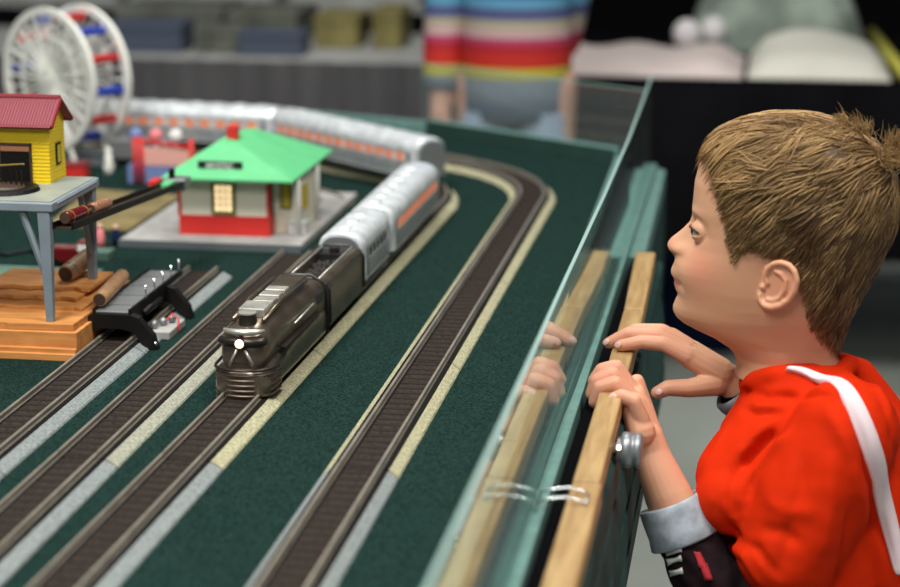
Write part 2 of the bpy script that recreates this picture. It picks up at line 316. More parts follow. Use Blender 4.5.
strip([(-.227, .45), (-.227, 1.72)], 0, .014, T - .02, T + .014).build('side_rim', M['rim'], tb, bevel=.001)
strip([(-.227, 1.724), (-.243, 3.23)], 0, .013, T - .02, T + .014).build('side_rim', M['rim'], tb, bevel=.001)
strip([(-.245, 3.235), (-.60, 3.485)], 0, .012, T - .02, T + .027).build('back_rim', M['rim'], tb, bevel=.001)
strip([(-.245, 3.235), (-.60, 3.485)], -.003, 0, T - .002, T + .025).build('back_rim_inner_face', M['rimshade'], tb)  # shadow on the rim's inner wall, painted as a darker teal face
strip([(-.60, 3.485), (-.95, 3.62), (-2.6, 3.62)], 0, .012, T - .02, T + .022).build('back_rim', M['rim'], tb, bevel=.001)
# ledge, panel channel, gap and outer side boards
MB().prism([(-.214, .45), (-.183, .45), (-.19, 3.20), (-.229, 3.23)], T - .02, T - .004).build('ledge', M['slabd'], tb)
MB().prism([(-.1762, .45), (-.1678, .45), (-.1755, 3.22), (-.1845, 3.22)], T - .02, T + .006).build('outer_channel', M['rim'], tb, bevel=.001)
MB().prism([(-.1905, .45), (-.1805, .45), (-.1892, 3.20), (-.1985, 3.20)], T - .02, T + .006).build('inner_reflection_strip', M['rim'], tb, bevel=.001)  # teal strip added to strengthen the outer channel's reflection in the panel
MB().prism([(-.1676, .45), (-.128, .45), (-.135, 2.55), (-.168, 2.55)], T - .03, T - .001).build('rail_groove', M['black'], tb)
mb = MB()
prof = [(-.128, .00), (-.122, -.006), (-.122, -.040), (-.128, -.046), (-.122, -.052), (-.118, -.085), (-.126, -.091), (-.118, -.097), (-.116, -.128), (-.124, -.134), (-.116, -.140), (-.116, -.168), (-.128, -.172), (-.16, -.172), (-.16, -.012)]
mb.loft([[(x, .45, T + z - .004) for x, z in prof], [(x - .006, 2.56, T + z - .004) for x, z in prof]]).build('side_board', M['fascia'], tb)
mb = MB().prism([(-.1735, 2.56), (-.153, 2.56), (-.160, 3.20), (-.1750, 3.22)], T - .03, T - .001); mb.build('corner_board', M['rim'], tb)
MB().prism([(-.168, 2.57), (-.152, 2.57), (-.158, 3.18), (-.170, 3.19)], T - .17, T - .03).build('corner_board', M['fascia'], tb)
box('under_frame', M['legm'], tb, -2.55, -.2, .5, 3.1, T - .10, T - .021)
for x in (-2.4, -1.3, -.30):
    for y in (.6, 1.8, 3.0): box('leg', M['legm'], tb, x - .03, x + .03, y - .03, y + .03, 0, T - .10)
# acrylic panels
def panel(name, label, pts, z0, z1, th):
    t = empty(name, (pts[0][0], pts[0][1], T)); o = MB()
    L0 = t.location; n = len(pts); rel = [(p[0] - pts[0][0], p[1] - pts[0][1]) for p in pts]
    nor = _n([rel[-1][1], -rel[-1][0]]) * th
    rings = [[(x, y, z0), (x + nor[0], y + nor[1], z0), (x + nor[0], y + nor[1], z1), (x, y, z1)] for x, y in rel]
    MB().loft(rings).build('acrylic_sheet', M['acr'], t)
    rings = [[(x, y, z1), (x + nor[0], y + nor[1], z1), (x + nor[0], y + nor[1], z1 + .0012), (x, y, z1 + .0012)] for x, y in rel]
    MB().loft(rings).build('polished_edge', M['edge'], t)
    tag(t, label, 'panel'); return t
sp = [(-.1800, .45), (-.1800, 1.2), (-.1805, 1.8), (-.1790, 2.2), (-.1800, 2.6), (-.1850, 3.0), (-.1885, 3.205)]
panel('acrylic_panel', 'long clear acrylic guard along the right side of the layout, reflecting the wooden rail', sp, .0, .150, .0035)
panel('acrylic_panel', 'clear acrylic guard standing along the far back edge of the layout', [(-.192, 3.214), (-.612, 3.505)][::-1], .0, .125, .0035)

# wooden hand rail boards on the outside
def board(label, x0a, x1a, x0b, x1b, y0, y1, seed):
    o = MB().prism([(x0a, y0), (x1a, y0), (x1b, y1), (x0b, y1)], T - .001, T + .020).build('wooden_board', M['wood'], None, bevel=.0025)
    tag(o, label, 'board', 'pine boards of the hand rail'); return o
board('near pine board of the hand rail, running out of the bottom of the picture', -.1520, -.1240, -.1520, -.1265, .45, 1.603, 1)
board('middle pine board of the hand rail, under the boy\'s hands', -.1520, -.1285, -.1530, -.1295, 1.606, 2.20, 2)
board('far pine board of the hand rail, ending at the far end of the rail', -.1530, -.1300, -.1600, -.1345, 2.203, 2.50, 3)
# wire clip over the rail joint
mb = MB()
for dy in (-.012, .012):
    y = 1.556 + dy; mb.tube([(-.135, y, T + .021), (-.138, y, T + .0235), (-.152, y, T + .026), (-.165, y, T + .024), (-.1745, y, T + .0215), (-.1758, y, T + .011)], .0013, 8)
mb.tube([(-.135, 1.544, T + .0212), (-.135, 1.568, T + .0212)], .0013, 8)
o = mb.build('wire_clip', M['wire'], smooth=True); tag(o, 'thin double wire clip across the gap and the near end of the wooden rail', 'clip')
# clamps on the outer side
def knob(name, label, x, y, z, r, mts, L=.022, wing=False):
    t = empty(name, (x, y, z)); tag(t, label, 'knob', 'clamps on the outside of the hand rail')
    MB().tube([(-.004, 0, 0), (L, 0, 0)], r * .38, 16).build('shaft', M['chrome'], t, smooth=True)
    n = 28; rings = []
    for xx, q in [(L * .25, .8), (L * .32, 1), (L * .62, 1.0), (L * .7, .86), (L * .78, .86), (L * .84, .98), (L * 1.05, .96), (L * 1.12, .8)]:
        rings.append([(xx, r * q * math.cos(a) * (1 + (.03 * math.cos(12 * a))), r * q * math.sin(a) * (1 + (.03 * math.cos(12 * a)))) for a in np.linspace(0, 2 * PI, n, endpoint=False)])
    MB().loft(rings).build('wheel', mts[0], t, smooth=True)
    MB().tube([(L * .1, 0, 0), (L * .25, 0, 0)], r * .7, 20).build('washer', M['chrome'], t, smooth=False)
    if wing:
        for s in (-1, 1): MB().ball((L * .7, s * r * .9, r * .5), r * .7, 8, (.45, 1, .8)).build('wing', M['chrome'], t, smooth=True)
    return t
knob('clamp_knob', 'grey rubber-rimmed clamp knob on the rail side below the near hand', -.1265, 1.748, T + .002, .0165, (M['knob'],))
knob('clamp_knob', 'small dark clamp knob on the rail side between the two hands', -.1275, 1.93, T + .002, .009, (M['knobr'],), .012)
knob('clamp_knob', 'shiny chrome wing clamp on the rail beyond the far hand', -.1290, 2.10, T + .012, .0085, (M['chrome'],), .014, True)

# ================================================================ TRACK
def track(path, mt, label, name='track_section', left=True):
    pts = [np.array([p[0], p[1], 0.]) for p in path]; c0 = pts[0].copy()
    t = empty(name, (c0[0], c0[1], T)); n = len(pts); fr = []
    for i in range(n):
        d = _n(pts[min(i + 1, n - 1)] - pts[max(i - 1, 0)]); fr.append((pts[i] - c0, np.array([d[1], -d[0], 0]), d))
    def sweep(prof, i0=0, i1=None):
        return MB().loft([[p + r * u + np.array([0, 0, z]) for u, z in prof] for p, r, d in fr[i0:i1]])
    for s in ((-1, 1) if left else (1,)):
        ww = 0 if left else .003
        pr = [(s * (.0345 + ww), 0), (s * (.0335 + ww), .0018), (s * .0262, .0072), (s * .0255, .0072), (s * .0255, 0)]
        sweep(pr if s < 0 else pr[::-1]).build('foam_shoulder', mt, t)
    sweep([(-.0255, 0), (-.0255, .0074), (.0255, .0074), (.0255, 0)][::-1]).build('roadbed', M['bed'], t)
    for s in (-1, 1):
        c = s * .0180; w = .0014
        sweep([(c - .0022, .0074), (c - .0022, .0082), (c - .0007, .0090), (c - .0007, .0112), (c - w, .0118), (c - w, .0133), (c - w * .6, .0139), (c + w * .6, .0139), (c + w, .0133), (c + w, .0118), (c + .0007, .0112), (c + .0007, .0090), (c + .0022, .0082), (c + .0022, .0074)][::-1]).build('rail', M['rail'], t)
    for s in (-1, 1):
        for ua, ub in ((.0203, .0253), (.0138, .0158)):
            a, b = sorted((s * ua, s * ub)); sweep([(a, .0072), (a, .0083), (b, .0083), (b, .0072)][::-1]).build('edge_band', M['bede'], t)
    # ties across, one mesh of surface relief
    mb = MB(); acc = 0; last = fr[0][0]; nxt = .0
    tot = sum(np.linalg.norm(fr[i + 1][0] - fr[i][0]) for i in range(n - 1)); k = max(2, int(tot / .017)); 
    for q in range(k):
        s_ = (q + .5) / k * tot; a = 0
        for i in range(n - 1):
            l = np.linalg.norm(fr[i + 1][0] - fr[i][0])
            if a + l >= s_: break
            a += l
        f = (s_ - a) / l; p = fr[i][0] * (1 - f) + fr[i + 1][0] * f; r, d = fr[i][1], fr[i][2]
        vs = [p + r * u + d * v + np.array([0, 0, z]) for z in (.0073, .0079) for u, v in ((-.0225, -.003), (.0225, -.003), (.0225, .003), (-.0225, .003))]
        mb.add(vs, [(3, 2, 1, 0), (4, 5, 6, 7), (0, 1, 5, 4), (1, 2, 6, 5), (2, 3, 7, 6), (3, 0, 4, 7)])
    mb.build('ties', M['tie'], t)
    tag(t, label, 'track', 'railway track sections'); return t
def line(xa, ya, xb, yb, n=6): return [(xa + (xb - xa) * i / n, ya + (yb - ya) * i / n) for i in range(n + 1)]
def arc(cx, cy, R, a0, a1, n=16): return [(cx + R * math.cos(math.radians(a0 + (a1 - a0) * i / n)), cy + R * math.sin(math.radians(a0 + (a1 - a0) * i / n))) for i in range(n + 1)]
X1 = lambda y: -.3435 + (y - 1.4) * .002
X2 = lambda y: -.510 + (y - 1.36) * .019
X3 = lambda y: -.599 if y < 2 else -.599 + (y - 2) * .004
X4 = lambda y: -.691
g_ = .0012
for (y0, y1, mk, lb) in [(.95, 1.64, 'grey', 'grey-edged nearest section of the empty rightmost track'), (1.64, 1.99, 'tan', 'tan-edged section of the empty rightmost track just beyond its grey end'), (1.99, 2.37, 'tan', 'tan-edged middle section of the empty rightmost track'), (2.37, 2.88, 'tan', 'tan-edged section of the rightmost track leading into the curve')]:
    if y1 > 1.3: track(line(X1(y0), y0 + g_, X1(y1), y1 - g_), M[mk], lb)
a1 = arc(X1(2.88) - .35, 2.88, .35, 0, 52); track(a1, M['tan'], 'tan-edged curved section of the rightmost track at the far corner')
e = np.array(a1[-1]); d = np.array([-math.sin(math.radians(52)), math.cos(math.radians(52))]); track([tuple(e + d * s) for s in np.linspace(.002, .38, 8)], M['tan'], 'tan-edged diagonal section running behind the silver coaches')
for (y0, y1, mk, lb) in [(.95, 1.64, 'grey', 'grey-edged track in front of the locomotive'), (1.64, 2.02, 'tan', 'tan-edged section under the front of the locomotive'), (2.02, 2.47, 'tan', 'tan-edged section under the tender and short coach'), (2.47, 2.85, 'tan', 'tan-edged section under the long silver coach')]:
    track(line(X2(y0), y0 + g_, X2(y1), y1 - g_), M[mk], lb, left=False)
c2 = (X2(2.85) - .25, 2.85); a2 = arc(c2[0], c2[1], .25, 0, 52); track(a2, M['tan'], 'tan-edged tight curve between the long silver coach and the coaches behind')
e2 = np.array(a2[-1]); dg = [tuple(e2 + d * s) for s in np.linspace(.002, .20, 6)]; track(dg, M['tan'], 'tan-edged diagonal section under the third silver coach')
e3 = np.array(dg[-1]); nrm = np.array([-d[1], d[0]]); cc = e3 + nrm * .40   # gentle second curve
a3 = [tuple(cc + .40 * np.array([math.cos(math.radians(52 + q)), math.sin(math.radians(52 + q))])) for q in np.linspace(.3, 38, 12)]; track(a3, M['tan'], 'tan-edged curve under the fourth silver coach')
yb = a3[-1][1]; track(line(a3[-1][0] - .001, yb, -1.35, yb), M['tan'], 'tan-edged straight section behind the ferris wheel')
for (y0, y1, mk, lb) in [(.95, 1.63, 'grey', 'grey-edged nearest section of the third track from the right'), (1.63, 2.06, 'pale', 'pale-edged section of the track left of the locomotive'), (2.06, 2.47, 'pale', 'pale-edged section beside the depot platform')]:
    track(line(X3(y0), y0 + g_, X3(y1), y1 - g_), M[mk], lb, left=False)
for (y0, y1, mk, lb) in [(1.1, 1.595, 'grey', 'grey-edged section at the bottom left corner of the leftmost track'), (1.595, 2.0, 'grey', 'grey-edged section of the leftmost track before the black log platform'), (2.0, 2.36, 'grey', 'grey-edged last section of the leftmost track under the black log platform')]:
    track(line(X4(y0), y0 + g_, X4(y1), y1 - g_), M[mk], lb, left=False)
# far inner curve glimpsed between depot and coaches
track(arc(-.80, 2.72, .20, 70, 30, 8), M['tan'], 'short tan-edged curve behind the depot')

# ================================================================ TRAIN
RZ = .0139   # rail top
def sec(hw, z0, z1, n_=24, p=2.6, cham=.0):     # arched cross-section: flat sides, round roof
    pts = [(-hw, z0)]
    for a in np.linspace(PI, 0, n_):
        c, s = math.cos(a), math.sin(a); pts.append((hw * math.copysign(abs(c) ** (2 / p), c), z1 - (z1 - z0) * cham - (0) + ((z1 - z0) * cham) * abs(s) ** (2 / p)))
    pts.append((hw, z0)); return pts
def wheelset(t, y, r=.007):
    for s in (-1, 1):
        w = MB().tube([(s * .0155, y, r), (s * .0205, y, r)], r, 16).build('wheel', M['silverd'], t)
def coach(label, x, y, rz, L, lit=True, hw=.029, h=.070):
    t = empty('passenger_coach', (x, y, T + RZ), rz); tag(t, label, 'train', 'silver passenger coaches')
    # shell: extruded arched section with tapered round ends
    rings = []
    for yy, k in [(-L / 2, .90), (-L / 2 + .004, .97), (-L / 2 + .010, 1), (L / 2 - .010, 1), (L / 2 - .004, .97), (L / 2, .90)]:
        rings.append([(u * k, yy, .012 + (z - .012) * (k * .3 + .7)) for u, z in sec(hw, .012, h, 22, 2.5, .34)])
    sh = MB().loft(rings).build('shell', M['silver'], t, angle=40)
    # fluting ribs on the flanks
    for s in (-1, 1):
        mb = MB()
        for z in (.0165, .0205, .0245, .0285, .0325): mb.box(min(s * hw, s * (hw + .0009)), max(s * hw, s * (hw + .0009)), -L / 2 + .012, L / 2 - .012, z, z + .0018)
        mb.box(min(s * hw, s * (hw + .0009)), max(s * hw, s * (hw + .0009)), -L / 2 + .012, L / 2 - .012, .0505, .0520)
        mb.build('fluting', M['silverd'], t)
        n = max(4, int(L / .030)); w = (L - .05) / n
        for i in range(n):
            yy = -L / 2 + .025 + w * (i + .5)
            MB().box(min(s * hw, s * (hw + .0007)), max(s * hw, s * (hw + .0007)), yy - w * .30, yy + w * .30, .0375, .0480).build('window', M['glow'] if lit else M['sglass'], t)
        box('door', M['silverd'], t, min(s * hw, s * (hw + .0011)), max(s * hw, s * (hw + .0011)), -L / 2 + .013, -L / 2 + .021, .016, .049)
    for i in range(max(3, int(L / .04))):
        yy = -L / 2 + .03 + i * .04
        if yy < L / 2 - .02: box('roof_vent', M['silver'], t, -.006, .006, yy - .008, yy + .008, h - .0006, h + .0016, .0006)
    for e in (-1, 1):
        MB().loft([[(u * .80, e * (L / 2 + q), .014 + (z - .014) * .93) for u, z in sec(hw, .014, h, 16, 2.5, .34)][::e] for q in (-.001, .0045)]).build('diaphragm', M['silverd'], t)
        box('truck', M['blackm'], t, -.022, .022, e * (L / 2 - .038) - .022, e * (L / 2 - .038) + .022, .004, .0125, .001)
        for q in (-.013, .013): wheelset(t, e * (L / 2 - .038) + q)
    box('underframe', M['blackm'], t, -.020, .020, -L / 2 + .07, L / 2 - .07, .006, .0125) if L > .2 else None
    return t
coach('short silver baggage coach coupled behind the tender', X2(2.335), 2.334, -.019, .150, False, .0285, .070)
coach('long silver coach with orange-lit windows on the straight, second behind the tender', X2(2.58), 2.585, -.014, .325, True, .0295, .070)
# coaches on the far diagonal
def on(pa, pb): 
    pa, pb = np.array(pa), np.array(pb); m_ = (pa + pb) / 2; dd = pb - pa; return m_[0], m_[1], math.atan2(-dd[0], dd[1]), np.linalg.norm(dd)
s3 = np.array(a2[6]); e3b = np.array(a3[3]); x, y, rz, L = on(s3, e3b); coach('silver coach with a rounded end at the bend of the line, third behind the tender', x, y, rz, L - .01, True, .0295, .072)
x, y, rz, L = on(np.array(a3[3]) * 1.0, (a3[3][0] - .36, yb + .0)); coach('silver coach at the far left behind the green-roofed depot', x, y, rz, L - .008, True, .0295, .072)

# tender
tn = empty('locomotive_tender', (X2(2.15), 2.158, T + RZ), -.019); tag(tn, 'dark bronze coal tender coupled behind the locomotive', 'tender')
L = .172; hw = .0305; h = .0565
rings = [[(u, yy, z) for u, z in [(-hw, .006), (-hw, h - .010), (-hw + .003, h - .003), (-hw + .007, h), (-.017, h), (-.017, h - .012), (.017, h - .012), (.017, h), (hw - .007, h), (hw - .003, h - .003), (hw, h - .010), (hw, .006)]] for yy in (-L / 2, L / 2)]
MB().loft(rings).build('tender_shell', M['bronze'], tn, angle=25)
box('coal_plate', M['bronzed'], tn, -.017, .017, -L / 2 + .002, -L / 2 + .035, h - .012, h - .0015, .001)
mb = MB()
for k in range(70):
    mb.ball((random.uniform(-.014, .014), random.uniform(-L / 2 + .04, L / 2 - .03), h - .0115 + random.uniform(0, .002)), random.uniform(.002, .004), 4)
tag(mb.build('coal_load', M['coal'], tn), kind='stuff')
mb = MB().box(-.0165, .0165, L / 2 - .028, L / 2 - .002, h - .012, h - .003)
mb.build('rear_deck', M['blackm'], tn)
MB().tube([(0, L / 2 - .015, h - .004), (0, L / 2 - .015, h + .003)], .006, 14).build('water_hatch', M['bronzed'], tn)
for s in (-1, 1):
    MB().tube([(s * .0175, -L / 2 + .002, h + .0006), (s * .0175, L / 2 - .002, h + .0006)], .0013, 8).build('rim_bead', M['bronze2'], tn, smooth=True)
    for e in (-1, 1): box('truck_frame', M['blackm'], tn, min(s * .021, s * .026), max(s * .021, s * .026), e * .050 - .025, e * .050 + .025, .003, .009)
mb = MB().tube([(-hw - .001, 0, .01), (-hw - .001, 0, h - .010), (-hw + .004, 0, h - .002), (-.012, 0, h + .0025), (.012, 0, h + .0025), (hw - .004, 0, h - .002), (hw + .001, 0, h - .010), (hw + .001, 0, .01)], .0018, 8)
for yy in (-L / 2 + .001, L / 2 - .001):
    c = MB(); c.v = [(a, b + yy, z) for a, b, z in mb.v]; c.f = list(mb.f); c.build('end_hoop', M['blackm'], tn, smooth=True)
for yy in (-.065, -.035, .035, .065): wheelset(tn, yy, .0065)

# locomotive: nose at y = 0, runs to y = .255
lo = empty('steam_locomotive', (X2(1.83), 1.826, T + RZ), -.019); tag(lo, 'streamlined dark bronze locomotive with a lit headlight leading the silver train', 'locomotive')
def ring(y, hw, zb, zt, p, n=40):
    out = []
    zc = zb + (zt - zb) * .45
    for a in np.linspace(0, 2 * PI, n, endpoint=False):
        c, s = math.cos(a), math.sin(a); u = hw * math.copysign(abs(c) ** (2 / p), c)
        z = zc + ((zt - zc) if s > 0 else (zc - zb)) * math.copysign(abs(s) ** (2 / p), s); out.append((u, y, z))
    return out
LL = .235
# skirted lower body (wide) with rounded nose
MB().loft([ring(y, hw, -.0085 if y < .04 else -.004, zt, p) for y, hw, zt, p in [(.0015, .018, .020, 3), (.004, .024, .0225, 3), (.010, .0275, .0240, 3.2), (.020, .0290, .0255, 3.4), (.05, .0295, .031, 3.6), (.10, .0300, .036, 4), (LL, .0305, .038, 4)]]).build('skirt', M['bronze'], lo, angle=50)
# horizontal ribs wrapped round the pilot
for k in range(6):
    z = -.0080 + k * .0052; pts = []
    for a in np.linspace(-PI / 2, PI / 2, 25):
        pts.append((.0293 * math.sin(a), .0245 - .0245 * math.cos(a) ** .8 if abs(math.cos(a)) > 1e-3 else .0245, z))
    pts = [(-.0293, .045, z)] + pts + [(.0293, .045, z)]
    MB().tube(pts, .0014, 8).build('pilot_rib', M['ribbed'], lo, smooth=True)
pts = [(.0303 * math.sin(a), .0245 - .0262 * max(0, math.cos(a)) ** .8, .0238) for a in np.linspace(-PI / 2, PI / 2, 25)]
MB().tube([(-.0303, .06, .0255)] + pts + [(.0303, .06, .0255)], .0016, 8).build('nose_ledge', M['bronzed'], lo, smooth=True)
# boiler casing: narrower, rounded nose with a sloped face
MB().loft([ring(y, hw, .018, zt, p) for y, hw, zt, p in [(.008, .013, .040, 2.2), (.011, .019, .050, 2.3), (.016, .0225, .057, 2.4), (.024, .0245, .0625, 2.5), (.038, .0255, .0665, 2.6), (.07, .0262, .0685, 2.6), (.13, .0275, .0675, 2.8), (.20, .0292, .0650, 3.2), (LL, .0300, .0630, 3.4)]]).build('boiler_casing', M['bronze'], lo, angle=60)
MB().tube([(.0215 * math.sin(a), .0155 - .0085 * math.cos(a), .0505) for a in np.linspace(-1.5, 1.5, 17)], .0042, 10).build('nose_band', M['bronzed'], lo, smooth=True)
MB().tube([(0, .0015, .0505), (0, .012, .0505)], .0050, 20).build('headlight_housing', M['bronzed'], lo, smooth=False)
MB().ball((0, .0012, .0505), .0044, 12, (1, .5, 1)).build('headlight_lens', M['light'], lo, smooth=True)
pts = [(.0205 * math.sin(a), .0220 - .013 * math.cos(a), .0600) for a in np.linspace(-1.4, 1.4, 17)]
MB().tube(pts, [.0012 + .0022 * math.cos(a) for a in np.linspace(-1.4, 1.4, 17)], 10).build('brow', M['bronze2'], lo, smooth=True)
MB().ball((0, .008, .0575), .0022, 8).build('nose_emblem', M['redb'], lo, smooth=True)
# face fins below the light
for s in (-1, 1):
    MB().tube([(s * .004, .0062, .043), (s * .012, .0072, .027)], .0016, 8).build('nose_vane', M['bronze2'], lo, smooth=True)
    MB().tube([(s * .0155, .035, .0660), (s * .0165, .10, .0715), (s * .0175, .20, .0690)], .0022, 8).build('roof_cowl', M['bronze'], lo, smooth=True)
    MB().tube([(s * .0305, .10, .0475), (s * .0300, .18, .0480)], .0012, 8).build('handrail', M['bronze2'], lo, smooth=True)
    box('cab_window', M['sglass'], lo, min(s * .0285, s * .0305), max(s * .0285, s * .0305), .200, .222, .042, .054, .0008)
    box('running_board', M['bronzed'], lo, min(s * .026, s * .0325), max(s * .026, s * .0325), .055, .20, .0335, .0350)
    for yy in (.075, .105, .135, .165):
        MB().tube([(s * .017, yy, .0105), (s * .0215, yy, .0105)], .0105, 20).build('driving_wheel', M['blackm'], lo)
    for yy in (.030, .050, .205, .225):
        MB().tube([(s * .0165, yy, .0060), (s * .0205, yy, .0060)], .0060, 14).build('pilot_wheel', M['blackm'], lo)
# smoke hatch and flat roof panels
MB().tube([(0, .033, .060), (0, .033, .0735)], [.0100, .0085], 18).build('smokestack', M['bronzed'], lo)
MB().tube([(0, .033, .0735), (0, .033, .0750)], .0092, 18).build('smokestack_cap', M['bronze2'], lo)
box('roof_hatch', M['bronze2'], lo, -.0135, .0135, .046, .080, .0660, .0750, .0012)
for y0 in (.088, .112, .136): box('roof_panel', M['bronze2'], lo, -.0110, .0110, y0, y0 + .017, .0660, .0730, .001)
box('roof_spine', M['bronze'], lo, -.0140, .0140, .078, .215, .060, .0712, .0015)
mb = MB().tube([(-.0315, LL, .004), (-.0315, LL, .048), (-.0265, LL, .058), (-.014, LL, .0655), (.014, LL, .0655), (.0265, LL, .058), (.0315, LL, .048), (.0315, LL, .004)], .0020, 8)
mb.build('cab_hoop', M['blackm'], lo, smooth=True)
box('drawbar', M['blackm'], lo, -.006, .006, LL - .002, LL + .010, .006, .010)

# ================================================================ DEPOT
dp = empty('station_platform', (-.72, 2.54, T)); tag(dp, 'grey platform slab under the green-roofed depot', 'platform')
MB().prism([(-.13, -.028), (.118, -.028), (.118, .34), (-.13, .34)], .0, .010).build('slab', M['slab'], dp, bevel=.001)
box('slab_edge', M['slabd'], dp, -.131, .119, -.032, -.028, 0, .0095)
ds = empty('railway_station', (-.7170, 2.556, T + .010)); tag(ds, 'small cream and red railway depot with a green hip roof', 'building')
w = .0615; D = .14
box('wall', M['cream'], ds, -w, w, 0, D, .026, .083)
box('wainscot', M['red'], ds, -w - .001, w + .001, -.001, D, 0, .027)
for x in (-w, w): box('corner_post', M['red'], ds, x - .0022, x + .0022, -.0022, .0022, .026, .083)
box('eave_trim', M['brown'], ds, -w - .001, w + .001, -.0012, .001, .079, .084)
wi = box('window', M['olive'], ds, -.0165, .0165, -.003, .002, .029, .0725); 
mb = MB()
box('pane', M['wglow'], wi, -.0115, .0115, -.0036, -.0028, .034, .0690)
for x in (-.0038, .0038): mb.box(x - .0006, x + .0006, -.0042, -.0034, .034, .069)
for z in (.0428, .0515, .0603): mb.box(-.0115, .0115, -.0042, -.0034, z - .0005, z + .0005)
mb.build('muntins', M['brown'], wi)
# recessed wing on the right
wg = box('wing', M['cream'], ds, w, w + .034, .028, .125, 0, .083)
wi2 = box('window', M['olive'], ds, w + .010, w + .026, .025, .030, .034, .070)
box('pane', M['yel'], wi2, w + .013, w + .023, .0243, .0252, .037, .067)
box('doorway', M['brown'], ds, w - .001, w + .0012, .006, .022, .027, .070)
MB().tube([(w + .038, .010, 0), (w + .038, .010, .083)], .0035, 10).build('porch_post', M['white'], ds, smooth=True)
MB().tube([(w + .038, .125, 0), (w + .038, .125, .083)], .0035, 10).build('porch_post', M['white'], ds, smooth=True)
box('yellow_board', M['yel'], ds, w + .0345, w + .037, .05, .075, .030, .062)
# hip roof
e0, e1, y0, y1, zr, zt = -.077, .103, -.032, .215, .083, .125
rv = [(e0, y0, zr), (e1, y0, zr), (e1, y1, zr), (e0, y1, zr), (-.012, .065, zt), (.002, .140, zt), (e0, y0, zr - .003), (e1, y0, zr - .003), (e1, y1, zr - .003), (e0, y1, zr - .003)]
MB().add(rv, [(0, 1, 4), (1, 2, 5, 4), (2, 3, 5), (3, 0, 4, 5), (6, 7, 1, 0), (7, 8, 2, 1), (8, 9, 3, 2), (9, 6, 0, 3), (9, 8, 7, 6)]).build('roof', M['green'], ds)
box('chimney', M['red'], ds, -.0100, .004, .058, .074, zt - .010, zt + .014, .0008); 
sg = box('sign_board', M['sign'], ds, -.032, .029, -.0095, -.0065, .0890, .1025, .0006)
def text(body, size, loc, m, parent, rot=(PI / 2, 0, 0), name='lettering', ext=.0003):
    cu = bpy.data.curves.new('t', 'FONT'); cu.body = body; cu.size = size; cu.align_x = 'CENTER'; cu.align_y = 'CENTER'; cu.extrude = ext; cu.offset = size * .012
    ob = bpy.data.objects.new('t', cu); C.objects.link(ob); dgx = bpy.context.evaluated_depsgraph_get(); me = bpy.data.meshes.new_from_object(ob.evaluated_get(dgx)); bpy.data.objects.remove(ob)
    me.transform(Matrix.Translation(loc) @ Matrix.Rotation(rot[2], 4, 'Z') @ Matrix.Rotation(rot[0], 4, 'X')); me.materials.clear()
    o = bpy.data.objects.new(name, me); C.objects.link(o); me.materials.append(m); o.parent = parent; return o
text('MYSTIC', .0112, (-.0015, -.0099, .0957), M['white'], sg)
o = empty('luggage_crate', (-.622, 2.585, T + .010)); tag(o, 'small white crate at the right end of the depot platform', 'crate')
box('crate_body', M['white'], o, -.012, .012, -.010, .012, 0, .014, .001); box('crate_lid', M['silver'], o, -.013, .013, -.011, .013, .014, .017, .001)

# ================================================================ LOG LOADER
lb_ = empty('lumber_base', (-.80, 1.965, T)); tag(lb_, 'orange wooden terraced base under the grey loader legs', 'base')
MB().prism([(-.075, 0), (.083, 0), (.083, .24), (-.075, .24)], 0, .030).build('terrace', M['lumber'], lb_, bevel=.001)
MB().prism([(-.075, .008), (.001, .004), (.006, .002), (.078, .006), (.080, .20), (-.075, .24)], .030, .038).build('terrace', M['lumber'], lb_, bevel=.001)
for k, (x0, x1, y0, y1, z) in enumerate([(-.07, .070, .060, .20, .042), (-.07, .055, .085, .19, .047), (-.06, .062, .110, .19, .052)]):
    mb = MB(); n = 12; fr = [(x0 + (x1 - x0) * i / n, y0 + .004 * math.sin(i * 1.9 + k)) for i in range(n + 1)]
    mb.prism(fr + [(x1, y1), (x0, y1)], z - .0045, z).build('ragged_plank', M['lumber'], lb_, bevel=.0006)
for k in range(2):   # steps left standing at the foot of the front face
    box('step', M['lumber'], lb_, -.020 + k * .016, .083, -.005 - .003 * k, .002, 0, .013 - k * .005, .0008)
for k, (px, py) in enumerate([(-.055, .035), (-.032, .040)]):
    MB().ball((px, py, .038), .008, 5, (1.1, .8, 1)).build('coal_lump', M['dk'], lb_)

ld = empty('log_loader', (-.742, 1.975, T + .038)); tag(ld, 'grey steel log loader tower carrying a yellow house, at the left', 'loader')
zt = .131; z0_ = .120                       # deck top and underside above the base
DX0 = -.16
box('deck', M['deck'], ld, DX0, .002, -.003, .150, z0_, zt - .001, .0015); box('deck_plate', M['decktop'], ld, DX0 + .003, -.001, .001, .146, zt - .0015, zt)
def leg(x, y, name='leg'):
    r0 = [(x - .004, y - .004, 0), (x + .004, y - .004, 0), (x + .004, y + .004, 0), (x - .004, y + .004, 0)]
    r1 = [(x - .0075, y - .006, z0_), (x + .0065, y - .006, z0_), (x + .0065, y + .006, z0_), (x - .0075, y + .006, z0_)]
    MB().loft([r0, r1]).build(name, M['deck'], ld, bevel=.0008)
leg(-.008, .004); leg(-.008, .143); leg(-.15, .004); leg(-.15, .143)
MB().tube([(-.0085, .004, .045), (-.034, .004, z0_)], .0042, 6).build('brace', M['deck'], ld)
MB().tube([(-.008, .139, .045), (-.008, .112, z0_)], .0035, 6).build('brace', M['deck'], ld)
MB().tube([(-.145, .004, .045), (-.12, .004, z0_)], .0042, 6).build('brace', M['deck'], ld)
MB().tube([(.0015, .012, zt - .004), (.0015, .138, zt - .004)], .0018, 6).build('deck_handrail', M['deck'], ld)
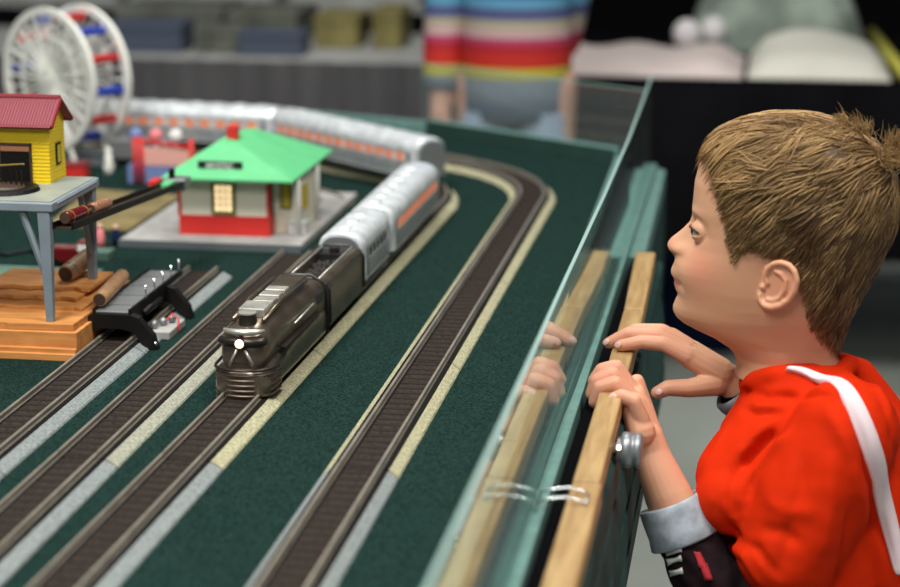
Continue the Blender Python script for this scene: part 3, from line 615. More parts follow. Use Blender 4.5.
# yellow house as parts of the loader
hs = MB()
hx0, hx1, hy0, hy1 = -.110, -.036, .100, .182
hyb = .145
ld_h = box('house_wall', M['yellow'], ld, hx0, hx1, .098, .147, zt, zt + .068)
mb = MB(); gz = zt + .068
mb.add([(hx0, .098, gz), (hx1, .098, gz), (hx1, .147, gz), (hx0, .147, gz), (hx0, .1225, gz + .020), (hx1, .1225, gz + .020)], [(0, 1, 5, 4), (2, 3, 4, 5), (1, 2, 5), (3, 0, 4), (3, 2, 1, 0)]).build('gable', M['yellow'], ld)
mb = MB()
for k in range(16): z = zt + .003 + k * .0041; mb.box(hx0 - .0004, hx1 + .0005, .0976, .1474, z, z + .0012)
mb.build('siding_boards', M['yellow'], ld)
for sgn, ya, yb_ in ((1, .090, .1225), (-1, .155, .1225)):
    za, zb_ = gz - .0055, gz + .0215
    mb = MB(); n = 26
    v = [(hx0 - .006, ya, za), (hx1 + .006, ya, za), (hx1 + .006, yb_, zb_), (hx0 - .006, yb_, zb_)]; v += [(a, b, c + .003) for a, b, c in v]
    mb.add(v, [(3, 2, 1, 0), (4, 5, 6, 7), (0, 1, 5, 4), (1, 2, 6, 5), (2, 3, 7, 6), (3, 0, 4, 7)])
    rf = mb.build('roof_slope', M['maroon'], ld)
    mb = MB()
    for i in range(n): x = hx0 - .005 + (hx1 - hx0 + .010) * i / (n - 1); mb.tube([(x, ya, za + .0032), (x, yb_, zb_ + .0032)], .0011, 6)
    mb.build('corrugation', M['maroon'], rf)
    MB().tube([(hx0 - .006, ya, za + .0015), (hx1 + .006, ya, za + .0015)], .0026, 6).build('eave_trim', M['maroond'], ld)
    for x in (hx1 + .0065, hx0 - .0065): MB().tube([(x, ya, za + .0015), (x, yb_, zb_ + .0015)], .0026, 6).build('barge_board', M['maroond'], ld)
MB().tube([(hx0 - .0065, .1225, zb_ + .003), (hx1 + .0065, .1225, zb_ + .003)], .0030, 8).build('ridge_cap', M['maroond'], ld)
dr = box('door', M['dk'], ld, hx1 - .055, hx1 - .022, .0955, .0985, zt, zt + .042)
mb = MB(); x0, x1 = hx1 - .055, hx1 - .022
mb.box(x0 - .002, x0, .0945, .098, zt, zt + .044).box(x1, x1 + .002, .0945, .098, zt, zt + .044).box(x0 - .002, x1 + .002, .0945, .098, zt + .0425, zt + .045)
mb.build('door_frame', M['brown'], dr); box('door_transom', M['copper'], dr, x0, x1, .0947, .0957, zt + .036, zt + .0415)
wn = box('side_window', M['dk'], ld, hx1 - .0005, hx1 + .0018, .117, .131, zt + .018, zt + .042); box('pane', M['yel'], wn, hx1 + .0010, hx1 + .0022, .1195, .1285, zt + .0205, zt + .0395)
# dark turntable disc and stair rail in front of the door
MB().tube([(-.070, .055, zt), (-.070, .055, zt + .004)], [.036, .034], 28).build('turntable', M['dk'], ld)
MB().tube([(-.070, .055, zt + .004), (-.070, .055, zt + .006)], [.020, .018], 24).build('turntable_hub', M['brown'], ld)
for k in range(8):
    x = -.105 + k * .0075; MB().tube([(x, .082 - k * .004, zt), (x, .082 - k * .004, zt + .022)], .0010, 6).build('baluster', M['dk'], ld)
MB().tube([(-.108, .083, zt + .020), (-.048, .052, zt + .030)], .0012, 6).build('stair_rail', mat('rail_olive', (.25, .18, .04), .5), ld)

# inclined chute running down from the deck
ch = empty('log_chute', (-.733, 1.975, T)); tag(ch, 'long black inclined chute running along the right side of the loader deck', 'chute')
A = np.array([.001, .006, .1385]); B = np.array([.003, .425, .108])
def beam(a, b, w, h, name, m, par): 
    v = []
    for p in (a, b):
        for u, z in ((-w, 0), (w, 0), (w, h), (-w, h)): v.append((p[0] + u, p[1], p[2] + z))
    return MB().loft([v[:4], v[4:]]).build(name, m, par)
for s in (-1, 1): beam(A + [s * .0105, 0, 0], B + [s * .0105, 0, 0], .0014, .0075, 'side_beam', M['dk'], ch)
beam(A, B, .010, .002, 'chute_floor', M['brown'], ch)
box('end_bracket', M['silverd'], ch, -.012, .016, .405, .432, .104, .119, .002)
MB().tube([(-.004, .415, .119), (-.004, .415, .130)], .004, 10).build('end_buffer', M['dk'], ch)
box('green_flag', M['green'], ch, -.010, .004, .375, .402, .112, .118, .001)
box('red_flag', M['red'], ch, -.022, -.011, .372, .398, .108, .122, .001)
def barrel(label, c, ax, L, r, m, bands=2, bm=None):
    t = empty('log', tuple(c)); q = Vector(ax).to_track_quat('Y', 'Z'); t.rotation_mode = 'QUATERNION'; t.rotation_quaternion = q
    n = 24; rings = []
    for yy, k in [(-L / 2, .86), (-L / 2 + .001, .93), (-L / 4, .99), (0, 1), (L / 4, .99), (L / 2 - .001, .93), (L / 2, .86)]:
        rings.append([(r * k * math.cos(a), yy, r * k * math.sin(a)) for a in np.linspace(0, 2 * PI, n, endpoint=False)][::-1])
    MB().loft(rings).build('log_body', m, t, angle=40)
    MB().tube([(0, -L / 2 - .0004, 0), (0, -L / 2 + .0006, 0)], r * .78, 20).build('log_end', M['brown'], t)
    for b in range(bands):
        yy = -L * .32 + b * L * .64 / max(1, bands - 1)
        MB().tube([(0, yy - .0012, 0), (0, yy + .0012, 0)], r * 1.02, n).build('steel_band', bm or M['gband'], t, angle=40)
    tag(t, label, 'log', 'logs around the loader'); return t
barrel('glossy maroon log with a gold end band at the top of the black chute', (-.7315, 2.020, T + .1470), (.005, 1, -.073), .066, .0072, M['redb'], 2, M['gold'])
barrel('copper-coloured log lying next down the black chute', (-.7310, 2.096, T + .1410), (.005, 1, -.073), .056, .0066, M['copper'])
barrel('brown log with steel bands lying on the ragged planks behind the front loader leg', (-.770, 2.125, T + .0655), (.12, 1, .13), .062, .0105, M['barrel'])
# black log platform straddling the leftmost track
pf = empty('log_platform', (-.694, 2.015, T)); tag(pf, 'black arched platform with a grey staked trough over the leftmost track', 'platform')
def archp(y, name):
    n = 18; w = .043; outer = [(-w - .006, .0), (-w - .002, .016), (-w + .014, .035), (-.020, .0385), (.020, .0385), (w - .014, .035), (w + .002, .016), (w + .006, 0)]
    inner = [(w - .009, 0), (w - .012, .010), (w - .020, .019), (.010, .0225), (-.010, .0225), (-w + .020, .019), (-w + .012, .010), (-w + .009, 0)]
    poly = outer + inner; v = [(x, y, z) for x, z in poly] + [(x, y + .012, z) for x, z in poly]; N = len(poly); f = []
    k = len(outer)
    for i in range(k - 1):
        j = N - 1 - i; f += [(i, j, j - 1, i + 1)[::-1], (N + i, N + j, N + j - 1, N + i + 1)]
    f += [(i, (i + 1) % N, N + (i + 1) % N, N + i) for i in range(N)]
    return MB().add(v, f).build(name, M['dk'], pf)
archp(0, 'end_arch'); archp(.135, 'end_arch')
box('under_beam', M['dk'], pf, -.022, .020, .012, .135, .026, .0375)
box('trough_floor', M['silverd'], pf, -.020, .018, .004, .200, .0385, .0410, .0008)
for s in (-1, 1): box('trough_side', M['dk'], pf, -.001 + s * .020 - .0012, -.001 + s * .020 + .0012, .002, .200, .0365, .0440)
for k in range(5): 
    y = .06 + k * .032; MB().tube([(.0195, y, .041), (.0195, y, .058)], .0009, 6).build('stake', M['chrome'], pf, smooth=True)
for k in range(4):
    y = .03 + k * .045; box('cross_bar', M['silverd'], pf, -.019, .017, y, y + .004, .041, .0425)
MB().tube([(.0215, .045, .030), (.0215, .105, .030)], .004, 8).build('side_rod', M['dk'], pf, smooth=True)
box('motor_plate', M['slab'], pf, .024, .050, .045, .105, .0, .0085, .0008)
for k in range(3): MB().ball((.028 + k * .006, .06 + k * .014, .013), .005, 6).build('gear', M['silverd'], pf, smooth=True)
MB().tube([(.036, .07, .012), (.042, .085, .020), (.050, .08, .014), (.053, .07, .004)], .0011, 6).build('red_wire', M['red'], pf, smooth=True)
MB().ball((.046, .004, .006), .0035, 8).build('screw', M['chrome'], pf, smooth=True)
barrel('plain brown log resting on the left edge of the black platform', (-.7175, 2.085, T + .0510), (-.10, 1, 0), .115, .0085, M['barrel'], 0)

# ---------------------------------------------------------------- odds and ends on the felt behind the loader
def flat(name, label, cat, mt, pts, h=.003, z=0):
    o = MB().prism(pts, T + z, T + z + h).build(name, mt, None, bevel=.0008); tag(o, label, cat); return o
flat('green_board', 'pale green board on the felt behind the loader legs', 'board', M['dgreen'], [(-.96, 2.215), (-.800, 2.22), (-.800, 2.30), (-.97, 2.30)], .020)
flat('tan_ground_patch', 'tan earth-coloured mat left of the depot platform', 'mat', M['tanp'], [(-.99, 2.62), (-.866, 2.60), (-.866, 2.85), (-1.02, 2.88)], .004)
flat('green_board', 'second pale green strip lying left of the depot platform edge', 'board', M['dgreen'], [(-.900, 2.42), (-.835, 2.42), (-.835, 2.45), (-.900, 2.45)], .012)
tf = empty('toy_figure', (-.873, 2.50, T)); tag(tf, 'tiny pink toy figure standing near the depot platform', 'figurine')
MB().loft([[(r * math.cos(a), r * math.sin(a), z) for a in np.linspace(0, 2 * PI, 14, endpoint=False)] for r, z in ((.007, 0), (.0065, .012), (.0055, .022), (.003, .026))]).build('coat', M['pink'], tf, smooth=True)
MB().ball((0, 0, .029), .0042, 8).build('head', mat('figskin', (.65, .4, .3), .6), tf, smooth=True)
tf = empty('toy_figure', (-.856, 2.515, T)); tag(tf, 'tiny navy toy figure beside the pink one', 'figurine')
MB().loft([[(r * math.cos(a), r * math.sin(a), z) for a in np.linspace(0, 2 * PI, 14, endpoint=False)] for r, z in ((.005, 0), (.006, .010), (.005, .019), (.003, .022))]).build('coat', M['navy'], tf, smooth=True)
MB().ball((0, 0, .025), .0038, 8).build('head', mat('figskin2', (.65, .4, .3), .6), tf, smooth=True)
rt = empty('toy_truck', (-.875, 2.39, T)); tag(rt, 'dark red toy truck seen between the loader legs', 'toy truck')
box('truck_bed', M['redb'], rt, -.025, .012, -.012, .012, .006, .026, .002); box('truck_cab', M['redb'], rt, .012, .028, -.011, .011, .006, .034, .002)
box('cab_window', M['white'], rt, .014, .027, -.0118, -.0108, .022, .031)
for x in (-.015, .020):
    for s in (-1, 1): MB().tube([(x, s * .0105, .006), (x, s * .0135, .006)], .006, 14).build('wheel', M['dk'], rt)
MB().tube([(-1.02, 2.44, T + .0025), (-.975, 2.425, T + .0025), (-.955, 2.455, T + .0025), (-.93, 2.43, T + .0025), (-.905, 2.48, T + .0025)], .0025, 8).build('x', M['dk']).name = 'power_cable'
tag(bpy.data.objects['power_cable'], 'black cable zigzagging on the felt behind the loader', 'cable')
o = MB().ball((-.808, 1.775, T + .008), .008, 8, (1, 1, 1)).build('white_bead', M['white'], None, smooth=True); tag(o, 'small white bead on the felt at the left edge of the picture', 'bead')

# ================================================================ FERRIS WHEEL
fw = empty('ferris_wheel', (-1.145, 3.13, T), 0); tag(fw, 'white toy ferris wheel with red and blue gondolas at the far left', 'ferris wheel')
fz = .137; RR = .117; ang = math.radians(58)          # axle direction in the ground plane
ax = np.array([math.cos(ang), math.sin(ang), 0]); tx = np.array([-math.sin(ang), math.cos(ang), 0]); uz = np.array([0, 0, 1.])
cen = np.array([.003, .010, fz]); half = .036
def circ(c, r, n=48): return [c + r * (math.cos(a) * tx + math.sin(a) * uz) for a in np.linspace(0, 2 * PI, n, endpoint=False)]
for s in (-1, 1):
    c = cen + ax * s * half
    rings = []
    for p, q in zip(circ(c, RR), circ(c, RR - .012)):
        rings.append([p - ax * .004, p + ax * .004, q + ax * .004, q - ax * .004])
    rm = MB().loft(rings, closed=True).build('wheel_rim', M['fwhite'], fw)
    rings = [[p - ax * .0015, p + ax * .0015, q + ax * .0015, q - ax * .0015] for p, q in zip(circ(c, RR * .62), circ(c, RR * .62 - .006))]
    MB().loft(rings, closed=True).build('inner_ring', M['fwhite'], fw)
    for k in range(30):
        a = 2 * PI * k / 30; dv = math.cos(a) * tx + math.sin(a) * uz
        MB().tube([c + dv * .008, c + dv * (RR - .004)], 0.0019 if k % 2 else .0027, 6).build('spoke', M['fwhite'], fw)
    MB().tube([c - ax * .004, c + ax * .004], .016, 24).build('hub', M['fwhite'], fw)
    MB().tube([c, np.array([c[0] - tx[0] * .06, c[1] - tx[1] * .06, 0])], .0035, 8).build('support_leg', M['fwhite'], fw)
    MB().tube([c, np.array([c[0] + tx[0] * .06, c[1] + tx[1] * .06, 0])], .0035, 8).build('support_leg', M['fwhite'], fw)
MB().tube([cen - ax * (half + .008), cen + ax * (half + .008)], .004, 12).build('axle', M['fwhite'], fw)
for k in range(12):
    a = 2 * PI * k / 12 + .12; c = cen + (RR - .016) * (math.cos(a) * tx + math.sin(a) * uz); gd = M['red'] if k % 2 else M['blue']
    v = []
    for z, w_ in ((-.008, .007), (.004, .010)):
        for u, q in ((-1, -1), (1, -1), (1, 1), (-1, 1)): v.append(c + ax * u * (half - .006) + tx * q * w_ + uz * z)
    gn = MB().add(v, [(3, 2, 1, 0), (4, 5, 6, 7), (0, 1, 5, 4), (1, 2, 6, 5), (2, 3, 7, 6), (3, 0, 4, 7)]).build('gondola', gd, fw, bevel=.002)
    MB().tube([c - ax * (half - .003), c + ax * (half - .003)], .0013, 6).build('hanger_bar', M['fwhite'], gn)
box('plinth', M['slabd'], fw, -.05, .10, -.045, .085, 0, .006, .001)
pl = empty('ride_pylon', (-1.035, 3.02, T)); tag(pl, 'small white pylon standing right of the ferris wheel', 'pylon')
MB().loft([[(r * math.cos(a), r * math.sin(a), z) for a in np.linspace(0, 2 * PI, 14, endpoint=False)] for r, z in ((.008, 0), (.0085, .012), (.006, .022), (.0045, .036))]).build('pylon_body', M['fwhite'], pl, smooth=True); MB().ball((0, 0, .038), .0055, 8).build('pylon_top', M['fwhite'], pl, smooth=True)
bk = empty('ticket_booth', (-1.075, 2.985, T)); tag(bk, 'tiny red booth at the foot of the ferris wheel', 'booth')
box('booth_body', M['red'], bk, -.018, .016, -.012, .012, 0, .020, .001); box('booth_roof', M['maroond'], bk, -.020, .018, -.014, .014, .020, .024, .001)
pg = empty('carnival_ride', (-.925, 2.965, T)); tag(pg, 'red-framed carnival ride with a pale banner behind the depot roof', 'carnival ride')
box('ride_base', M['lblue'], pg, -.055, .052, -.02, .03, 0, .030, .002); box('banner', mat('pale_red', (.72, .38, .33), .6), pg, -.028, .050, -.021, -.017, .030, .058, .001)
for x in (-.040, -.030, .050):
    MB().tube([(x, -.022, 0), (x, -.022, .074)], .004, 8).build('ride_post', M['red'], pg, smooth=True)
MB().tube([(-.040, -.022, .070), (.050, -.022, .060)], .0028, 8).build('ride_beam', M['red'], pg, smooth=True)
for k in range(3): MB().ball((-.045 + k * .032, .0, .074 + .0 * k), .011, 8).build('ride_canopy', [M['lblue'], M['pink'], M['white']][k], pg, smooth=True)
for k in range(3): MB().tube([(-.045 + k * .032, 0, .028), (-.045 + k * .032, 0, .066)], .002, 6).build('canopy_post', M['white'], pg)
gw = empty('carnival_trailer', (-1.03, 3.09, T)); tag(gw, 'long grey trailer behind the white pylon', 'trailer')
box('trailer_body', M['silverd'], gw, -.03, .07, .0, .03, .012, .045, .002)
for x in (-.015, .05):
    for s in (0, 1): MB().tube([(x, -.001 + s * .029, .007), (x, .003 + s * .029, .007)], .007, 14).build('wheel', M['dk'], gw)
# ================================================================ THE BOY
YB = 1.95
boy = empty('person', (.07, YB, 0)); tag(boy, 'small boy with light brown hair in a red jersey, both hands on the wooden rail', 'person')
BO = np.array([.07, YB, 0.])
def XZ(l): return np.array([[P(x, y, YB)[0], P(x, y, YB)[2]] for x, y in l])
front_px = [(800, 121), (772, 122), (742, 128), (722, 137), (707, 150), (699, 165), (695, 180), (693.5, 195), (692.6, 205), (693, 213), (690, 221), (683, 228), (677.5, 232.5), (671.5, 237), (668, 241.5), (667.2, 245), (668.5, 249), (671.5, 252), (674.5, 257), (673.5, 263), (671, 269), (671, 273), (674.5, 278.5), (674, 283), (675.5, 288), (678.2, 293), (675.5, 299), (673, 305), (673, 310), (676, 316), (683, 322), (695, 328), (712, 335), (728, 345), (734, 352), (736, 362), (734, 380)]
base_px = [(800, 121), (772, 122), (742, 128), (722, 137), (707, 150), (699, 165), (695, 180), (693.5, 195), (693, 205), (694, 215), (694, 228), (690, 240), (684, 250), (680, 258), (678, 266), (678, 276), (679, 288), (680, 297), (680.5, 305), (683, 313), (690, 321), (701, 328), (714, 335), (728, 345), (734, 352), (736, 362), (734, 380)]
back_px = [(800, 121), (830, 126), (858, 136), (880, 153), (891, 175), (895, 200), (891, 228), (880, 255), (868, 276), (856, 297), (846, 316), (840, 335), (838, 353), (842, 380)]
wid = [(121, 0), (123, .024), (127, .040), (136, .055), (152, .066), (178, .0735), (205, .0755), (232, .073), (258, .0685), (285, .0645), (300, .061), (312, .057), (325, .051), (340, .046), (355, .044), (380, .046)]
fz_, bz_, kz_ = XZ(front_px), XZ(base_px), XZ(back_px)
def itp(a, z): s = np.argsort(a[:, 1]); return np.interp(z, a[s, 1], a[s, 0])
wz = np.array([[w, P(775, y, YB)[2]] for y, w in wid]); ztop = P(800, 121, YB)[2]; zbot = P(790, 376, YB)[2]
def wz_(z): s = np.argsort(wz[:, 1]); return np.interp(z, wz[s, 1], wz[s, 0])
def zpy(px, py): return P(px, py, YB)[2]
XW = P(785, 250, YB)[0]
zs = list(np.linspace(zbot, ztop - .03, 190)) + [ztop - .03 * (1 - math.sin(a)) for a in np.linspace(0.02, PI / 2 - .02, 30)]
NA = 240
ths = np.concatenate([np.linspace(-.55, .55, 110, endpoint=False), np.linspace(.55, 2 * PI - .55, NA - 110, endpoint=False)])
zeye = P(690, 231, YB - .03)[2]; znose = zpy(670, 247); zmouth = zpy(674, 280); zcheek = zpy(700, 268)
rings = []
def gs(x, s): return math.exp(-(x / s) ** 2)
for z in zs:
    xf, xb0, xk, w = itp(fz_, z), itp(bz_, z), itp(kz_, z), wz_(z)
    tt = max(0, min(1, (z - zpy(735, 350)) / (zpy(700, 292) - zpy(735, 350)))); tt = tt * tt * (3 - 2 * tt); xw = (1 - tt) * (xb0 + xk) / 2 + tt * min(max(XW, xb0 + .012), xk - .012)
    mouth = max(0, min(1, (zpy(690, 250) - z) / (zpy(690, 250) - zpy(690, 315))))
    nf = 2.35 - .35 * mouth
    nose = xb0 - xf; ring_ = []
    sg_ = .0075 + .0050 * math.exp(-((z - znose) / .008) ** 2)
    if z < znose - .006: q_ = min(1, (znose - .006 - z) / .007); sg_ = sg_ * (1 - q_) + .0165 * q_
    for th in ths:
        c, s = math.cos(th), math.sin(th); y = w * math.copysign(abs(s) ** (2 / nf), s)
        if c >= 0:
            x = xw - (xw - xb0) * abs(c) ** (2 / nf)
            ay = abs(y)
            x -= nose * gs(y, sg_) + (.0022 * gs(ay - .0105, .0042) * gs(z - znose + .001, .0045))
            x += .0070 * gs(ay - .029, .0125) * gs(z - zeye, .0095)          # eye sockets
            x -= .0025 * gs(ay - .027, .017) * gs(z - zeye - .0165, .006)     # brow
            x += .0015 * gs(y, .0035) * gs(z - zpy(672, 259), .004)           # philtrum
            x -= .0040 * gs(ay - .036, .018) * gs(z - zcheek, .017)           # cheeks
            x += .0022 * gs(ay - .0215, .005) * gs(z - zmouth, .005)          # mouth corners
        else:
            nb = 2.15; y = w * math.copysign(abs(s) ** (2 / nb), s); x = xw + (xk - xw) * abs(c) ** (2 / nb)
        ring_.append((x, YB - y, z))
    rings.append(ring_)
head = MB().loft(rings)
HEADV = np.array(rings)
body = MB(); body.v = list(head.v); body.f = list(head.f)
# eyelids
EC = [np.array([P(702.6, 231.5, YB - .030)[0], YB - s * .030, zeye + .0002]) for s in (1, -1)]
ER = .0112
for c in EC:
    for lo_, off in ((True, .0046), (False, -.0034)):
        n = 16; rr_ = ER + .0011; v = MB(); v.ball(c, rr_, n); q = []
        for p in v.v:
            z = p[2] - c[2]; fx = (p[0] - c[0] + ER) / ER; lim = off * max(0, 1 - max(0, fx) ** 1.3 * 1.15) - .0014 * fx
            if lo_ and z < lim: z = lim
            if not lo_ and z > lim: z = lim
            q.append((p[0], p[1], c[2] + z))
        v.v = q; body.add(v.v, v.f)
    body.ball(c + np.array([.0046, 0, -.0090]), .0088, 10); body.ball(c + np.array([.0050, 0, .0098]), .0080, 10)
# ears
ear_out = [(766, 270), (772, 263.5), (780, 261.5), (788, 264), (795, 271), (797.5, 281), (795, 292), (789, 301), (781, 307.5), (772, 310), (764, 309), (758.5, 304), (757, 297), (759, 289), (762, 283), (764, 276)]
def earp(px, py, s, off=0.):
    yo = .0655 + .020 * max(0, (px - 757) / 41.) + off; p = P(px, py, YB - yo)
    return np.array([p[0], YB - s * yo, p[2]])
for s in (1, -1):
    oc = [earp(x, y, s) for x, y in ear_out]; inn = [p + np.array([.002, s * .012, 0]) for p in oc]
    body.loft([oc, inn] if s < 0 else [oc[::-1], inn[::-1]])
    body.tube([earp(x, y, s, .0012) for x, y in [(768, 285), (765, 277), (767, 269), (773, 264), (781, 262.5), (789, 265), (795, 272), (797, 281), (794.5, 291), (789, 300), (781, 305.5), (772, 307.5), (764.5, 305.5), (760, 300), (759.5, 293)]], [.0018, .0025, .003, .003, .0031, .0032, .0032, .003, .003, .0028, .0032, .0038, .0036, .0026, .0018], 8)
    body.tube([earp(x, y, s, .0005) for x, y in [(774, 271), (781, 274), (786, 281), (785, 290), (780, 298), (772, 301), (766, 299)]], [.0022, .0024, .0026, .0026, .0024, .0024, .002], 8)
    body.ball(earp(763, 287, s, .0002), .0034, 8)
# neck, trunk, legs
def Q(px, py, Y, r): p = P(px, py, Y); return (p[0], p[1], p[2], r)
hx = .082
body.chain([Q(789, 345, YB, .043), Q(793, 385, YB, .044), (.045, YB, T - .03, .050)], 24)
body.chain([(.05, YB - .075, T - .045, .038), (.05, YB + .075, T - .045, .038)], 20)
body.chain([(.060, YB - .04, T - .07, .055), (.072, YB - .045, T - .22, .055), (.078, YB - .04, T - .34, .060)], 20); body.chain([(.060, YB + .04, T - .07, .055), (.072, YB + .045, T - .22, .055), (.078, YB + .04, T - .34, .060)], 20)
for s in (-1, 1):
    body.chain([(.078, YB + s * .048, T - .36, .055), (.075, YB + s * .055, T - .56, .040), (.085, YB + s * .055, .07, .025)], 18)
    body.chain([(.088, YB + s * .055, .035, .024), (-.005, YB + s * .06, .026, .020)], 14)
# near (left) arm and hand
body.chain([Q(838, 438, YB - .105, .036), Q(805, 575, 1.85, .024), Q(745, 622, 1.84, .024), Q(692, 548, 1.855, .0240), Q(668, 495, 1.865, .0235), Q(653, 458, 1.872, .0185)], 22)
body.chain([Q(655, 462, 1.872, .0182), Q(646, 438, 1.876, .0175)], 18)
def finger(l): body.chain([Q(*q) for q in l], 12)
palmL = [(641, 432, 1.862, .0145), (634, 412, 1.868, .0125)]; finger(palmL)
finger([(646, 436, 1.88, .0165), (634, 405, 1.884, .0125)])
finger([(650, 436, 1.892, .014), (636, 395, 1.906, .0105)])
finger([(634, 395, 1.907, .0092), (616, 367, 1.908, .0080), (602, 370, 1.905, .0074), (594, 381, 1.903, .0066)])      # index
finger([(633, 401, 1.893, .0095), (612, 375, 1.892, .0084), (597, 381, 1.890, .0077), (592, 394, 1.889, .0068)])      # middle
finger([(634, 409, 1.878, .0095), (615, 384, 1.876, .0083), (600, 388, 1.875, .0076), (595, 402, 1.874, .0068)])      # ring
finger([(641, 420, 1.861, .0090), (634, 401, 1.858, .0078), (622, 396, 1.858, .0071), (614, 398, 1.858, .0062)])      # little
finger([(650, 428, 1.900, .0105), (643, 402, 1.915, .0088), (637, 381, 1.918, .0074)])                               # thumb
# far (right) arm and hand
body.chain([Q(838, 425, YB + .105, .036), Q(838, 500, 2.075, .031), Q(800, 455, 2.065, .027), Q(765, 408, 2.045, .0235), Q(738, 387, 2.035, .0190)], 20)
body.chain([Q(740, 388, 2.035, .0188), Q(722, 376, 2.032, .0165)], 18)
finger([(722, 374, 2.026, .0150), (690, 357, 2.023, .0125)]); finger([(720, 372, 2.04, .0150), (690, 354, 2.042, .0120)]); finger([(722, 370, 2.052, .013), (693, 350, 2.058, .0105)])
finger([(688, 356, 2.020, .0105), (664, 344, 2.020, .0085), (642, 342, 2.020, .0077), (621, 345.5, 2.020, .0066)])    # index
finger([(686, 351, 2.037, .0103), (658, 335, 2.038, .0086), (628, 334, 2.036, .0078), (609, 343, 2.034, .0064)])      # middle
finger([(688, 348, 2.053, .0098), (662, 331, 2.054, .0082), (636, 330, 2.052, .0074), (617, 338, 2.050, .0062)])      # ring
finger([(692, 348, 2.066, .0088), (672, 334, 2.068, .0072), (652, 331, 2.067, .0064), (640, 336, 2.066, .0056)])      # little
finger([(716, 384, 2.020, .0130), (690, 388, 2.008, .0102), (668, 388, 2.003, .0086), (657, 393, 2.001, .0070)])      # thumb
me = remesh(body, .0012, 4)
V = coords(me) ; N = normals(me)
# skin colour: base, flushed cheeks, lips, ear rims, finger tips (the boy's own colouring); mouth slit and nostril shade painted in
col = np.tile([.66, .365, .225], (len(V), 1))
def blend(mask, c): 
    global col; col = col * (1 - mask[:, None]) + np.array(c) * mask[:, None]
def blob(c, r, sy=1.): d = (V - np.array(c)) / np.array([r, r * sy, r]); return np.exp(-(d ** 2).sum(1))
for s in (-1, 1):
    c = P(702, 268, YB - .04); blend(.50 * blob((c[0], YB + s * .045, c[2]), .022), (.72, .24, .16))
    c = P(778, 285, YB - .08); blend(.45 * blob((c[0], YB + s * .08, c[2]), .022), (.66, .22, .13))
    c = P(690, 222, YB - .03); 
c = P(668, 245, YB); blend(.35 * blob(c, .010), (.75, .30, .22))
xm = itp(fz_, zmouth)
lip = np.clip(1 - ((V[:, 2] - zmouth - .0008) / .0075) ** 2 * 1.0 - ((V[:, 1] - YB) / .0195) ** 2, 0, 1) * (V[:, 0] < xm + .014)
blend(np.clip(lip * 2.2, 0, .75), (.60, .20, .17))
ml = np.exp(-((V[:, 2] - zmouth) / .0011) ** 2) * (np.abs(V[:, 1] - YB) < .019) * (V[:, 0] < xm + .012); blend(.6 * ml, (.25, .05, .04))  # shade of the closed mouth painted as a dark line
for s in (-1, 1):
    c = P(672.5, 252, YB); blend(.9 * blob((c[0] + .0015, YB + s * .0062, c[2] - .0012), .0030), (.16, .04, .03))  # nostril shade painted as dark blobs on the skin
    c = P(690, 213, YB - .03)
    eb = np.exp(-((V[:, 2] - (zeye + .0175 - 12 * (np.abs(V[:, 1] - YB) - .026) ** 2)) / .0016) ** 2) * np.exp(-((np.abs(V[:, 1] - YB) - .028) / .015) ** 4) * (V[:, 0] < itp(bz_, zeye) + .022); blend(.45 * eb, (.26, .14, .07))
hands = (V[:, 0] < -.07) & (V[:, 2] < T + .06); tips = hands * np.clip((-.115 - V[:, 0]) / .03, 0, 1) * .35; blend(tips, (.74, .30, .22)); blend(hands * .3, (.70, .31, .22))
setcol(me, np.clip(col, 0, 1)); bm_ = bvh_of(me)
bodyo = link_mesh(me, 'body', M['skin'], boy)
# eyes
for c in EC:
    e = MB().ball(c, ER, 16).build('eye', M['eye'], boy, smooth=True)
    MB().ball(c + np.array([-.0032, -.0014, .0002]), ER - .0026, 14, (1, .80, .80)).build('iris', M['iris'], e, smooth=True)
    pts = []
    for a in np.linspace(-1.0, 1.3, 13):
        r = ER + .0016; y = math.sin(a) * r * .95; xx = -math.cos(a) * r * .97; pts.append(c + np.array([xx, -y * (1 if c is EC[0] else -1), .0046 * max(0, 1 - max(0, (xx + ER) / ER) ** 1.3 * 1.15) - .0014 * (xx + ER) / ER - .0002]))
    MB().tube(pts, [.0004] + [.0011] * 11 + [.0005], 6).build('eyelashes', M['lash'], boy, smooth=True)
# finger nails
def nail(px, py, Y, r, d):
    p, n = hit(bm_, px, py)
    if p is None: return
    up = np.array(n); dv = np.array(d, float); dv = _n(dv - up * (dv @ up)); sd = np.cross(up, dv); mb = MB(); top = []
    rg = []
    for k, q in ((0, 1.0), (.0006, .8)):
        rg.append([p + up * (k - .0002) + dv * r * 1.15 * q * math.cos(a) + sd * r * .85 * q * math.sin(a) for a in np.linspace(0, 2 * PI, 16, endpoint=False)])
    mb.loft(rg).build('fingernail', M['nail'], bodyo, smooth=True)
nail(612.5, 397, 0, .0042, (-1, 0, -.3)); nail(617.5, 345, 0, .0042, (-1, 0, -.2)); nail(659, 392, 0, .0040, (-1, 0, -.4)); nail(606, 342, 0, .0040, (-1, 0, -.4))

